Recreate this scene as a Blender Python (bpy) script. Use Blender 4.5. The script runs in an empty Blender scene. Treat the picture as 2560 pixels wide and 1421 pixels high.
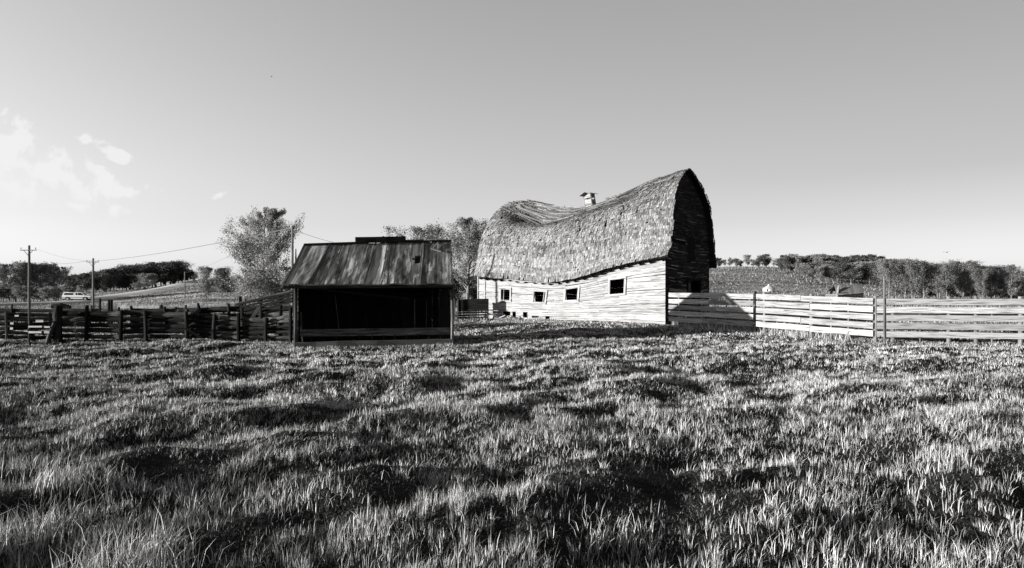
import bpy, math, random
import numpy as np
from mathutils import Vector, Matrix

R = math.radians
random.seed(7)
rng = np.random.default_rng(7)
scene = bpy.context.scene
COL = scene.collection

# ------------------------------------------------------------------ camera, sky, sun, exposure
EYE = 1.8
F = 1668.0          # focal length in pixels of the 2560 px wide photograph
HZ = 735.0          # image row of the horizon
cam = bpy.data.cameras.new('camera')
cam.sensor_width = 36.0
cam.lens = 36.0 * F / 2560.0
cam.shift_y = (HZ - 710.5) / 2560.0
cam.clip_start = 0.05
cam.clip_end = 9000.0
cam_o = bpy.data.objects.new('camera', cam)
COL.objects.link(cam_o)
cam_o.location = (0, 0, EYE)
cam_o.rotation_euler = (R(90), 0, 0)
scene.camera = cam_o

SUN_EL = 6.6
SUN_H = Vector((-0.955, -0.295, 0)).normalized()      # horizontal direction towards the sun
to_sun = Vector((SUN_H.x * math.cos(R(SUN_EL)), SUN_H.y * math.cos(R(SUN_EL)), math.sin(R(SUN_EL))))
sl = bpy.data.lights.new('sun', 'SUN')
sl.energy = 5.0
sl.angle = R(0.5)
sl.color = (1.0, 0.985, 0.96)
so = bpy.data.objects.new('sun', sl)
COL.objects.link(so)
so.rotation_euler = to_sun.to_track_quat('Z', 'Y').to_euler()

scene.view_settings.view_transform = 'Standard'
scene.view_settings.look = 'None'
scene.view_settings.gamma = 1.0
scene.view_settings.exposure = 1.7

world = bpy.data.worlds.new('World')
scene.world = world
world.use_nodes = True
nt = world.node_tree
nt.nodes.clear()
def N(nt, typ, **kw):
    n = nt.nodes.new(typ)
    for k, v in kw.items():
        setattr(n, k, v)
    return n
def math_node(nt, op, a, b=None, c=None, clamp=False):
    n = nt.nodes.new('ShaderNodeMath')
    n.operation = op
    n.use_clamp = clamp
    for i, v in enumerate((a, b, c)):
        if v is None: continue
        if isinstance(v, (int, float)): n.inputs[i].default_value = v
        else: nt.links.new(v, n.inputs[i])
    return n.outputs[0]
def map_range(nt, v, a, b, c, d, smooth=False):
    n = nt.nodes.new('ShaderNodeMapRange')
    if smooth: n.interpolation_type = 'SMOOTHSTEP'
    nt.links.new(v, n.inputs[0])
    for i, x in enumerate((a, b, c, d)): n.inputs[i + 1].default_value = x
    return n.outputs[0]

sky = N(nt, 'ShaderNodeTexSky')
sky.sky_type = 'NISHITA'
sky.sun_disc = False
sky.sun_elevation = R(SUN_EL)
sky.sun_rotation = math.atan2(SUN_H.x, SUN_H.y)
sky.air_density = 1.0
sky.dust_density = 1.2
sky.ozone_density = 1.0
bw = N(nt, 'ShaderNodeRGBToBW')
nt.links.new(sky.outputs[0], bw.inputs[0])
# black-and-white film response of the sky
SKY_POW, SKY_GAIN = 0.62, 1.0
tone = math_node(nt, 'MULTIPLY', math_node(nt, 'POWER', bw.outputs[0], SKY_POW), SKY_GAIN)
def wramp(v, stops):
    n = nt.nodes.new('ShaderNodeValToRGB'); cr = n.color_ramp
    while len(cr.elements) < len(stops): cr.elements.new(0.5)
    for e, (p, q) in zip(cr.elements, stops): e.position = p; e.color = (q, q, q, 1)
    nt.links.new(v, n.inputs[0]); return n.outputs[0]
_tc = N(nt, 'ShaderNodeTexCoord'); _sp = N(nt, 'ShaderNodeSeparateXYZ'); nt.links.new(_tc.outputs['Generated'], _sp.inputs[0])
# hazy bright horizon, unseen zenith darkened to cut ambient light, brighter towards the sun's side
A_el = math_node(nt, 'MULTIPLY', wramp(_sp.outputs[2], [(0.0, 1.0), (.045, .97), (.10, .86), (.24, .84), (.40, .79), (.56, .32)]), 1.95)
side = map_range(nt, _sp.outputs[0], -.62, .62, .13, -.36)
side = math_node(nt, 'MULTIPLY', side, map_range(nt, _sp.outputs[2], .0, .16, .1, 1.0))
tone = math_node(nt, 'MULTIPLY', tone, math_node(nt, 'MULTIPLY', A_el, math_node(nt, 'ADD', side, 1.0)))
# clouds low on the left: soft cumulus shreds at a fixed compass bearing
tc = N(nt, 'ShaderNodeTexCoord')
sep = N(nt, 'ShaderNodeSeparateXYZ')
nt.links.new(tc.outputs['Generated'], sep.inputs[0])
yy = math_node(nt, 'MAXIMUM', sep.outputs[1], 0.05)
cu = math_node(nt, 'DIVIDE', sep.outputs[0], yy)
cv = math_node(nt, 'DIVIDE', sep.outputs[2], yy)
comb = N(nt, 'ShaderNodeCombineXYZ')
nt.links.new(cu, comb.inputs[0]); nt.links.new(cv, comb.inputs[1])
nz = N(nt, 'ShaderNodeTexNoise')
nz.inputs['Scale'].default_value = 21.0
nz.inputs['Detail'].default_value = 9.0
nz.inputs['Roughness'].default_value = 0.6
nz.inputs['Distortion'].default_value = 0.25
nt.links.new(comb.outputs[0], nz.inputs['Vector'])
def blob(u0, v0, ru, rv, ang):
    """0..1 falloff round one cloud bank"""
    du = math_node(nt, 'SUBTRACT', cu, u0)
    dv = math_node(nt, 'SUBTRACT', cv, v0)
    c, s = math.cos(R(ang)), math.sin(R(ang))
    a = math_node(nt, 'DIVIDE', math_node(nt, 'ADD', math_node(nt, 'MULTIPLY', du, c), math_node(nt, 'MULTIPLY', dv, s)), ru)
    b = math_node(nt, 'DIVIDE', math_node(nt, 'SUBTRACT', math_node(nt, 'MULTIPLY', dv, c), math_node(nt, 'MULTIPLY', du, s)), rv)
    d = math_node(nt, 'SQRT', math_node(nt, 'ADD', math_node(nt, 'MULTIPLY', a, a), math_node(nt, 'MULTIPLY', b, b)))
    return map_range(nt, d, 0.0, 1.0, 0.95, 0.0)
def pu(px): return (px - 1280) / F
def pv(py): return (HZ - py) / F
banks = [(105, 430, 185, 42, -23), (55, 345, 70, 34, -60), (150, 400, 80, 26, -5), (225, 352, 40, 14, -15), (285, 385, 60, 13, -24), (300, 475, 85, 20, -8), (240, 425, 45, 16, -30),
         (45, 468, 60, 24, -35), (548, 488, 20, 9, 20), (372, 542, 20, 10, 0), (0, 400, 120, 40, -15)]
m = None
for (px, py, rx, ry, an) in banks:
    b = blob(pu(px), pv(py), rx * 1.75 / F, ry * 1.75 / F, an)
    m = b if m is None else math_node(nt, 'MAXIMUM', m, b)
cl = math_node(nt, 'MULTIPLY', math_node(nt, 'ADD', math_node(nt, 'MULTIPLY', math_node(nt, 'SUBTRACT', nz.outputs[0], .5), 4.6), m), map_range(nt, m, 0.02, .25, 0.0, 1.0))
cmask = map_range(nt, cl, 0.30, 0.85, 0.0, 1.0, True)
CLOUD = 0.275
mixc = N(nt, 'ShaderNodeMix')
mixc.data_type = 'FLOAT'
nt.links.new(math_node(nt, 'MULTIPLY', cmask, 0.8), mixc.inputs[0])
SKY_STR = 0.1
SKY_K = 0.78        # sky level for this exposure
bg = N(nt, 'ShaderNodeBackground')
bg.inputs[1].default_value = SKY_STR
nt.links.new(math_node(nt, 'MULTIPLY', tone, SKY_K), mixc.inputs[2])
mixc.inputs[3].default_value = CLOUD / SKY_STR
nt.links.new(mixc.outputs[0], bg.inputs[0])
wo = N(nt, 'ShaderNodeOutputWorld')
nt.links.new(bg.outputs[0], wo.inputs[0])

# ------------------------------------------------------------------ small maths helpers
def at(px, py, Y):
    """the point at distance Y that the photograph shows at pixel (px, py)"""
    return Vector(((px - 1280) / F * Y, Y, EYE + (HZ - py) / F * Y))
def hash2(ix, iy, seed=0):
    n = (ix.astype(np.int64) * 374761393 + iy.astype(np.int64) * 668265263 + seed * 974711) & 0x7fffffff
    n = ((n ^ (n >> 13)) * 1274126177) & 0x7fffffff
    return ((n ^ (n >> 16)) & 0xffff) / 65535.0
def vnoise(x, y, seed=0):
    ix, iy = np.floor(x), np.floor(y)
    fx, fy = x - ix, y - iy
    fx, fy = fx * fx * (3 - 2 * fx), fy * fy * (3 - 2 * fy)
    a, b = hash2(ix, iy, seed), hash2(ix + 1, iy, seed)
    c, d = hash2(ix, iy + 1, seed), hash2(ix + 1, iy + 1, seed)
    return (a * (1 - fx) + b * fx) * (1 - fy) + (c * (1 - fx) + d * fx) * fy
def fbm(x, y, oct=4, seed=0):
    s, a, t = 0.0, 1.0, 0.0
    for o in range(oct):
        s = s + a * vnoise(x * 2 ** o + 17.3 * o, y * 2 ** o + 9.1 * o, seed + o)
        t += a
        a *= 0.5
    return s / t
def spline(xs, ys, xq):
    """natural cubic spline through (xs, ys[:,k]) at xq"""
    xs = np.asarray(xs, float); ys = np.asarray(ys, float); n = len(xs)
    if ys.ndim == 1: ys = ys[:, None]
    h = np.diff(xs); A = np.eye(n); B = np.zeros_like(ys)
    for i in range(1, n - 1):
        A[i, i - 1] = h[i - 1]; A[i, i] = 2 * (h[i - 1] + h[i]); A[i, i + 1] = h[i]
        B[i] = 6 * ((ys[i + 1] - ys[i]) / h[i] - (ys[i] - ys[i - 1]) / h[i - 1])
    M = np.linalg.solve(A, B)
    xq = np.atleast_1d(np.asarray(xq, float))
    j = np.clip(np.searchsorted(xs, xq) - 1, 0, n - 2)
    d = (xq - xs[j])[:, None]; e = (xs[j + 1] - xq)[:, None]; hh = h[j][:, None]
    return (M[j] * e ** 3 + M[j + 1] * d ** 3) / (6 * hh) + (ys[j] / hh - M[j] * hh / 6) * e + (ys[j + 1] / hh - M[j + 1] * hh / 6) * d

# ------------------------------------------------------------------ terrain height
T_PX = [-700, 0, 160, 250, 350, 430, 490, 600, 800, 1150, 1400, 1780, 1950, 2100, 2250, 2400, 2560, 3300]
T_Y = [0, 18, 22, 26, 31, 37, 45, 70, 100, 130, 180, 240, 320, 500, 9000]
T_Z = [
    [0] * 18,
    [0] * 18,
    [0, 0, 0, 0, 0, 0, 0, 0, 0, 0, 0, .05, .05, .08, .1, .15, .2, .25],
    [0, 0, 0, 0, 0, 0, 0, 0, 0, .05, .15, .18, .2, .2, .2, .25, .3, .3],
    [0, 0, 0, 0, 0, 0, 0, 0, 0, .33, .45, .45, .35, .3, .3, .3, .3, .3],
    [0, 0, 0, 0, 0, 0, 0, 0, .05, .45, .5, .5, .5, .45, .4, .35, .3, .2],
    [0, 0, 0, 0, 0, 0, 0, 0, .1, .5, .6, .8, .7, .6, .5, .4, .3, .2],
    [0, 0, 0, 0, 0, .1, .2, .3, .4, .6, .9, 1.2, 1.1, 1.0, .9, .9, .8, .6],
    [0, 0, 0, .1, .2, .4, .7, .9, .8, .8, 1.8, 2.3, 1.95, 1.8, 1.5, 1.4, 1.3, 1],
    [0, .0, .1, .2, .6, 1.0, 1.5, 1.8, 1.2, 1.0, 3, 5.0, 4.6, 3.8, 2.8, 2.2, 1.8, 1],
    [.2, .5, .8, 1.2, 1.8, 2.4, 3.3, 3.6, 2, 1.5, 4, 9.1, 9.1, 8.0, 6.0, 3.6, 2.4, 1.5],
    [.5, 1, 2.0, 2.6, 3.3, 4.7, 5.9, 6.4, 3, 2, 4, 9.6, 9.9, 9.4, 8, 5, 3.2, 2],
    [1, 2, 3.2, 4.2, 5.6, 7.2, 8.9, 9.2, 4, 2.5, 4, 9.0, 9.8, 10, 9, 6.5, 4, 2],
    [1.5, 3, 4, 5, 7, 9, 9.5, 10, 5, 3, 4, 8, 9, 10, 10, 7, 4.5, 2],
    [1.5, 3, 4, 5, 7, 9, 9.5, 10, 5, 3, 4, 8, 9, 10, 10, 7, 4.5, 2]]
T_U = (np.array(T_PX) - 1280) / F
_gu = np.linspace(T_U[0], T_U[-1], 260)
_gl = np.linspace(math.log(12), math.log(9000), 420)
_tz = np.array(T_Z, float)
_rows = np.array([np.interp(_gu, T_U, r) for r in _tz])
_G = np.array([np.interp(np.exp(_gl), T_Y, _rows[:, k]) for k in range(len(_gu))])      # [u, l]
for _ in range(4):
    _G[1:-1] = (_G[:-2] + _G[1:-1] * 2 + _G[2:]) / 4
    _G[:, 1:-1] = (_G[:, :-2] + _G[:, 1:-1] * 2 + _G[:, 2:]) / 4
FOOT = [((-7.15, 22.0), (.96, .28), (-.28, .96), 5.25, 2.9), ((6.9, 30.0), (-.821, .571), (.571, .821), 10.66, 6.0),
        ((6.98, 29.6), (.716, -.698), (.698, .716), 4.0, .1), ((9.8, 26.9), (.557, -.83), (.83, .557), 4.8, .1), ((12.5, 22.9), (.868, -.497), (.497, .868), 8.0, .1)]
def gz(x, y, bumps=True):
    x = np.asarray(x, float); y = np.asarray(y, float)
    yc = np.clip(y, 18, 8900)
    u = np.clip((x / yc - T_U[0]) / (T_U[-1] - T_U[0]) * (len(_gu) - 1), 0, len(_gu) - 1.001)
    l = np.clip((np.log(yc) - _gl[0]) / (_gl[-1] - _gl[0]) * (len(_gl) - 1), 0, len(_gl) - 1.001)
    iu, il = u.astype(int), l.astype(int)
    fu, fl = u - iu, l - il
    z = (_G[iu, il] * (1 - fu) + _G[iu + 1, il] * fu) * (1 - fl) + (_G[iu, il + 1] * (1 - fu) + _G[iu + 1, il + 1] * fu) * fl
    if bumps:
        near = np.clip((34 - y) / 12, 0, 1) * np.clip((60 - np.abs(x)) / 30, 0, 1)
        for (A, D_, B_, L_, W_) in FOOT:
            p_ = (x - A[0]) * D_[0] + (y - A[1]) * D_[1]; q_ = (x - A[0]) * B_[0] + (y - A[1]) * B_[1]
            dd_ = np.hypot(np.maximum(np.maximum(-p_, p_ - L_), 0), np.maximum(np.maximum(-q_, q_ - W_), 0))
            near = near * np.clip(dd_ / 2.2, 0.06, 1)
        b = fbm((x * .9 + y * .43) * 0.36 + 3, (y * .9 - x * .43) * 0.78 + 5, 3, 3) - 0.5
        c = fbm(x * 1.5, y * 1.1, 3, 11) - 0.5
        z = z + near * (0.42 * b + 0.32 * c)
        midw = np.clip((y - 30) / 30, 0, 1) * np.clip((400 - y) / 200, 0, 1)
        z = z + midw * (0.5 * (fbm(x * 0.18, y * 0.12, 3, 23) - 0.5))
    return z
def g1(x, y, bumps=True): return float(gz(np.array([x]), np.array([y]), bumps)[0])

# ------------------------------------------------------------------ materials (the photograph is black and white: neutral greys)
MATS = {}
def new_mat(name, rough=0.9, spec=0.2):
    m = bpy.data.materials.new(name)
    m.use_nodes = True
    t = m.node_tree
    b = t.nodes['Principled BSDF']
    b.inputs['Roughness'].default_value = rough
    b.inputs['Specular IOR Level'].default_value = spec
    MATS[name] = m
    return m, t, b
def grey(v): return (v, v, v, 1)
def ramp(t, fac, stops):
    n = t.nodes.new('ShaderNodeValToRGB')
    cr = n.color_ramp
    while len(cr.elements) < len(stops): cr.elements.new(0.5)
    for e, (p, v) in zip(cr.elements, stops):
        e.position = p; e.color = grey(v)
    t.links.new(fac, n.inputs[0])
    return n.outputs[0]
def noise(t, vec, scale, detail=4, rough=0.6, dist=0.0):
    n = t.nodes.new('ShaderNodeTexNoise')
    n.inputs['Scale'].default_value = scale
    n.inputs['Detail'].default_value = detail
    n.inputs['Roughness'].default_value = rough
    n.inputs['Distortion'].default_value = dist
    t.links.new(vec, n.inputs['Vector'])
    return n.outputs[0]
def mapping(t, vec, sc):
    n = t.nodes.new('ShaderNodeMapping')
    n.inputs['Scale'].default_value = sc
    t.links.new(vec, n.inputs['Vector'])
    return n.outputs[0]
def bump(t, b, h, strength, dist=0.02):
    n = t.nodes.new('ShaderNodeBump')
    n.inputs['Strength'].default_value = strength
    n.inputs['Distance'].default_value = dist
    t.links.new(h, n.inputs['Height'])
    t.links.new(n.outputs[0], b.inputs['Normal'])
def attr(t, name='tone'):
    n = t.nodes.new('ShaderNodeAttribute')
    n.attribute_name = name
    return n.outputs['Fac']
def mul(t, a, b): return math_node(t, 'MULTIPLY', a, b)
def wood(name, lo, mid, hi, grain=(1.0, 16, 1), tone_amt=0.5, bstr=0.5, p=(0.3, 0.5, 0.68), patch=None):
    """weathered board: grain runs along U; per-board tone from the 'tone' attribute"""
    lo, mid, hi = lo * .78, mid * .78, hi * .78
    m, t, b = new_mat(name, .9, .04)
    uv = t.nodes.new('ShaderNodeTexCoord').outputs['UV']
    g = noise(t, mapping(t, uv, grain), 2.2, 7, 0.65, 0.3)
    base = ramp(t, g, [(p[0], lo), (p[1], mid), (p[2], hi)])
    tn = map_range(t, attr(t), 0, 1, 1 - tone_amt, 1 + tone_amt)
    col = mul(t, base, tn)
    if patch:      # flaked paint or bleached patches
        big = noise(t, mapping(t, uv, (0.5, patch[3], 1)), patch[0], 5, 0.7, 0.5)
        k = map_range(t, math_node(t, 'ADD', big, mul(t, math_node(t, 'SUBTRACT', g, 0.5), 0.6)), patch[1] - 0.05, patch[1] + 0.05, 0, 1)
        mx = t.nodes.new('ShaderNodeMix'); mx.data_type = 'FLOAT'
        t.links.new(k, mx.inputs[0]); t.links.new(col, mx.inputs[2]); mx.inputs[3].default_value = patch[2]
        col = mx.outputs[0]
    t.links.new(col, b.inputs['Base Color'])
    bump(t, b, g, bstr, 0.012)
    return m
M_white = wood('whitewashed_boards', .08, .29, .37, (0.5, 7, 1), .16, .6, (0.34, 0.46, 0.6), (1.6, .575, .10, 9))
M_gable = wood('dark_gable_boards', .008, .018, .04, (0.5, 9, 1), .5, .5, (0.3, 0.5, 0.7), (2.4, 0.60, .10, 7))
M_shingle = wood('weathered_shingles', .03, .155, .36, (3, 22, 1), .65, .4, (0.28, 0.5, 0.7))
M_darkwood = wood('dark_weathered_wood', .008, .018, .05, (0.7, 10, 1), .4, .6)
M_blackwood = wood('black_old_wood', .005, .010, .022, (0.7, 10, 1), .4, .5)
M_fence = wood('bleached_planks', .08, .23, .32, (0.6, 9, 1), .35, .5, (0.36, 0.48, 0.62), (3.0, .66, .10, 12))
M_post = wood('pale_posts', .07, .15, .22, (0.7, 8, 1), .25, .5)
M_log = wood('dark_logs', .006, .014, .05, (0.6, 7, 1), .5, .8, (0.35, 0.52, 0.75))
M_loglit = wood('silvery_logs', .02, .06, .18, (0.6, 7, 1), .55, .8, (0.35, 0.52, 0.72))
M_plank = wood('pale_broken_planks', .12, .3, .45, (0.9, 9, 1), .3, .5)
M_felt = wood('stained_roof_felt', .07, .18, .44, (0.25, 3.6, 1), .75, .7, (0.34, 0.5, 0.66), (1.5, .585, .36, 2.2))
M_pole = wood('pole_wood', .05, .1, .18, (0.5, 8, 1), .2, .4)

m, t, b = new_mat('bark'); M_bark = m
oc = t.nodes.new('ShaderNodeTexCoord').outputs['Object']
n_ = noise(t, mapping(t, oc, (1, 1, .4)), 6, 5, .7)
t.links.new(ramp(t, n_, [(.35, .03), (.55, .09), (.7, .14)]), b.inputs['Base Color']); bump(t, b, n_, .6, .03)
m, t, b = new_mat('pale_bark'); M_palebark = m
oc = t.nodes.new('ShaderNodeTexCoord').outputs['Object']
n_ = noise(t, mapping(t, oc, (1, 1, 2.5)), 5, 5, .7)
t.links.new(ramp(t, n_, [(.38, .03), (.5, .12), (.7, .2)]), b.inputs['Base Color']); bump(t, b, n_, .4, .02)

def leaf_mat(name, v, var, trans=0.3):
    m = bpy.data.materials.new(name); m.use_nodes = True
    t = m.node_tree; t.nodes.clear()
    out = t.nodes.new('ShaderNodeOutputMaterial')
    d = t.nodes.new('ShaderNodeBsdfDiffuse'); tr = t.nodes.new('ShaderNodeBsdfTranslucent'); gl = t.nodes.new('ShaderNodeBsdfGlossy')
    gl.inputs['Roughness'].default_value = 0.5
    tn = map_range(t, attr(t), 0, 1, v * (1 - var), v * (1 + var))
    t.links.new(tn, d.inputs[0]); t.links.new(tn, tr.inputs[0])
    gl.inputs[0].default_value = grey(.35)
    m1 = t.nodes.new('ShaderNodeMixShader'); m1.inputs[0].default_value = trans
    t.links.new(d.outputs[0], m1.inputs[1]); t.links.new(tr.outputs[0], m1.inputs[2])
    m2 = t.nodes.new('ShaderNodeMixShader'); m2.inputs[0].default_value = 0.05
    t.links.new(m1.outputs[0], m2.inputs[1]); t.links.new(gl.outputs[0], m2.inputs[2])
    t.links.new(m2.outputs[0], out.inputs[0])
    MATS[name] = m
    return m
M_blade = leaf_mat('grass_blades', .265, .85, .12)
M_leaf = leaf_mat('young_leaves', .20, .6, .3)
M_leafdark = leaf_mat('dark_leaves', .055, .6, .2)
M_leafmid = leaf_mat('mid_leaves', .12, .6, .25)
M_straw = leaf_mat('dry_stalks', .26, .5, .25)

# ground: dark earth under the near grass, pale cropped pasture farther out
m, t, b = new_mat('pasture', .95, .1); M_ground = m
geo = t.nodes.new('ShaderNodeNewGeometry').outputs['Position']
n1 = noise(t, geo, .55, 6, .7)
n2 = noise(t, mapping(t, geo, (.05, .14, .1)), 1.0, 5, .65, .4)
n3 = noise(t, geo, 2.5, 5, .75)
sp = t.nodes.new('ShaderNodeSeparateXYZ'); t.links.new(geo, sp.inputs[0])
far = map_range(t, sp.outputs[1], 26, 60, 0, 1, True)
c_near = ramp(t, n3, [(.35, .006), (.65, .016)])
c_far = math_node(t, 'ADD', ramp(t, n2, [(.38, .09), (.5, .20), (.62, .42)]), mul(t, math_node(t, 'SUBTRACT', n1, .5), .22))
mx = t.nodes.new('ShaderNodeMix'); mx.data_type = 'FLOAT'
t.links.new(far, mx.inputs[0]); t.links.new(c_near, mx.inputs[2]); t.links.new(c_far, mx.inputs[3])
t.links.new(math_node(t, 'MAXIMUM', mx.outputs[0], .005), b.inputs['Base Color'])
bump(t, b, math_node(t, 'ADD', n1, mul(t, n3, .4)), 1.0, .5)

m, t, b = new_mat('gravel_road', .9, .2); M_road = m
geo = t.nodes.new('ShaderNodeNewGeometry').outputs['Position']
t.links.new(ramp(t, noise(t, geo, 1.5, 6, .7), [(.3, .22), (.7, .42)]), b.inputs['Base Color'])

def plain(name, v, rough=.5, spec=.5, metal=0.0):
    m, t, b = new_mat(name, rough, spec)
    oc = t.nodes.new('ShaderNodeTexCoord').outputs['Object']
    n = noise(t, oc, 9, 4, .6)
    t.links.new(ramp(t, n, [(.3, v * .85), (.7, min(1, v * 1.12))]), b.inputs['Base Color'])
    b.inputs['Metallic'].default_value = metal
    return m
M_paint = plain('light_truck_paint', .75, .3)
M_paintdark = plain('dark_truck_band', .05, .4)
M_glass = plain('dark_window_glass', .01, .1)
M_rubber = plain('tyre_rubber', .02, .8)
M_chrome = plain('chrome', .55, .25, .5, .8)
M_lamp = plain('clear_lamp_lens', .6, .1)
M_steel = plain('galvanised_steel', .5, .45, .5, .4)
M_wire = plain('wire', .03, .6)
M_bird = plain('bird_feathers', .03, .8)
M_insul = plain('insulator', .2, .3)

# ------------------------------------------------------------------ mesh building
class MB:
    def __init__(s): s.v = []; s.f = []; s.uv = []; s.t = []
    def face(s, idx, uvs, tone): s.f.append(idx); s.uv.extend(uvs); s.t.append(tone)
    def quad(s, p, uvs=None, tone=.5):
        k = len(s.v); s.v.extend([tuple(q) for q in p])
        s.face(tuple(range(k, k + len(p))), uvs or [(0, 0)] * len(p), tone)
    def beam(s, p0, p1, w, h, up=(0, 0, 1), tone=None, w1=None, h1=None, seg=1, wob=0.0):
        """w across, h along up; grain along the beam"""
        p0, p1 = Vector(p0), Vector(p1); up = Vector(up)
        ax = (p1 - p0); L = ax.length
        if L < 1e-5: return
        ax /= L
        side = ax.cross(up)
        if side.length < 1e-4: side = ax.cross(Vector((1, 0, .01)))
        side.normalize(); u2 = side.cross(ax).normalized()
        w1 = w if w1 is None else w1; h1 = h if h1 is None else h1
        tone = random.random() if tone is None else tone
        ou, ov = random.random() * 50, random.random() * 50
        k = len(s.v)
        for i in range(seg + 1):
            q = i / seg
            c = p0 + ax * (L * q)
            if wob and 0 < i < seg: c = c + side * random.uniform(-wob, wob) + u2 * random.uniform(-wob, wob)
            ww, hh = (w + (w1 - w) * q) / 2, (h + (h1 - h) * q) / 2
            for (a, e) in ((-1, -1), (1, -1), (1, 1), (-1, 1)): s.v.append(tuple(c + side * (a * ww) + u2 * (e * hh)))
        lens = (w, h, w, h)
        for i in range(seg):
            acc = 0
            for j in range(4):
                a = k + i * 4 + j; b_ = k + i * 4 + (j + 1) % 4
                u0, u1 = ou + L * i / seg, ou + L * (i + 1) / seg
                v0, v1 = ov + acc, ov + acc + lens[j]; acc += lens[j]
                s.face((a, b_, b_ + 4, a + 4), [(u0, v0), (u0, v1), (u1, v1), (u1, v0)], tone)
        s.face((k + 3, k + 2, k + 1, k), [(ou, ov)] * 4, tone)
        e = k + seg * 4
        s.face((e, e + 1, e + 2, e + 3), [(ou, ov)] * 4, tone)
    def tube(s, pts, rad, n=8, tone=None, cap=True, jit=0.0):
        pts = [Vector(p) for p in pts]
        if isinstance(rad, (int, float)): rad = [rad] * len(pts)
        tone = random.random() if tone is None else tone
        k = len(s.v); ou = random.random() * 50; acc = 0
        ref = None
        for i, p in enumerate(pts):
            d = (pts[min(i + 1, len(pts) - 1)] - pts[max(i - 1, 0)]).normalized()
            if ref is None:
                ref = Vector((0, 0, 1)) if abs(d.z) < .9 else Vector((1, 0, 0))
            a = d.cross(ref).normalized(); b = a.cross(d).normalized(); ref = b
            for j in range(n):
                an = 2 * math.pi * j / n
                r = rad[i] * (1 + random.uniform(-jit, jit))
                s.v.append(tuple(p + a * (math.cos(an) * r) + b * (math.sin(an) * r)))
        circ = 2 * math.pi * max(rad)
        for i in range(len(pts) - 1):
            L = (pts[i + 1] - pts[i]).length
            for j in range(n):
                a = k + i * n + j; b_ = k + i * n + (j + 1) % n
                u0, u1 = ou + acc, ou + acc + L; v0, v1 = circ * j / n, circ * (j + 1) / n
                s.face((a, b_, b_ + n, a + n), [(u0, v0), (u0, v1), (u1, v1), (u1, v0)], tone)
            acc += L
        if cap:
            s.face(tuple(range(k + n - 1, k - 1, -1)), [(ou, 0)] * n, tone)
            e = k + (len(pts) - 1) * n
            s.face(tuple(range(e, e + n)), [(ou, 0)] * n, tone)
    def prism(s, prof, y0, y1, tone=.5):
        """extrude an (x, z) outline from y0 to y1"""
        k = len(s.v); n = len(prof)
        for y in (y0, y1):
            for (x, z) in prof: s.v.append((x, y, z))
        for j in range(n):
            a, b_ = k + j, k + (j + 1) % n
            s.face((a, b_, b_ + n, a + n), [(0, 0), (1, 0), (1, 1), (0, 1)], tone)
        s.face(tuple(range(k + n - 1, k - 1, -1)), [(0, 0)] * n, tone)
        s.face(tuple(range(k + n, k + 2 * n)), [(0, 0)] * n, tone)
    def build(s, name, mat, parent=None, smooth=False, loc=None):
        me = bpy.data.meshes.new(name)
        me.from_pydata(s.v, [], s.f)
        uv = me.uv_layers.new(name='UVMap')
        uv.data.foreach_set('uv', np.array(s.uv, dtype=np.float32).ravel())
        a = me.attributes.new('tone', 'FLOAT', 'FACE')
        a.data.foreach_set('value', np.array(s.t, dtype=np.float32))
        if smooth: me.polygons.foreach_set('use_smooth', [True] * len(me.polygons))
        me.materials.append(mat)
        me.update()
        o = bpy.data.objects.new(name, me)
        COL.objects.link(o)
        if parent is not None: o.parent = parent
        if loc is not None: o.location = loc
        return o
def np_mesh(name, verts, faces, k, mat, tone=None, smooth=False):
    """verts (n,3); faces flat index array with k corners each, or list of (array, k)"""
    me = bpy.data.meshes.new(name)
    groups = faces if isinstance(faces, list) else [(faces, k)]
    idx = np.concatenate([np.asarray(f).ravel() for f, kk in groups]).astype(np.int32)
    counts = np.concatenate([np.full(np.asarray(f).size // kk, kk) for f, kk in groups])
    starts = np.concatenate([[0], np.cumsum(counts)[:-1]]).astype(np.int32)
    me.vertices.add(len(verts)); me.loops.add(len(idx)); me.polygons.add(len(counts))
    me.vertices.foreach_set('co', np.asarray(verts, dtype=np.float32).ravel())
    me.loops.foreach_set('vertex_index', idx)
    me.polygons.foreach_set('loop_start', starts)
    if smooth: me.polygons.foreach_set('use_smooth', np.ones(len(counts), bool))
    if tone is not None:
        a = me.attributes.new('tone', 'FLOAT', 'FACE')
        a.data.foreach_set('value', np.asarray(tone, dtype=np.float32))
    me.materials.append(mat)
    me.update(calc_edges=True)
    return me
def link(name, me, parent=None):
    o = bpy.data.objects.new(name, me); COL.objects.link(o)
    if parent is not None: o.parent = parent
    return o
def tag(o, label=None, cat=None, group=None, kind=None):
    if label: o['label'] = label
    if cat: o['category'] = cat
    if group: o['group'] = group
    if kind: o['kind'] = kind
    return o
def thing(name, label, cat, group=None, loc=(0, 0, 0), rz=0.0):
    o = bpy.data.objects.new(name, None); COL.objects.link(o)
    o.empty_display_size = .2
    o.location = loc; o.rotation_euler = (0, 0, rz)
    return tag(o, label, cat, group)
def copy_tree(o, parent=None):
    c = o.copy(); COL.objects.link(c); c.parent = parent
    for ch in [q for q in KIDS.get(o.name, [])]: copy_tree(ch, c)
    return c
KIDS = {}

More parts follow.
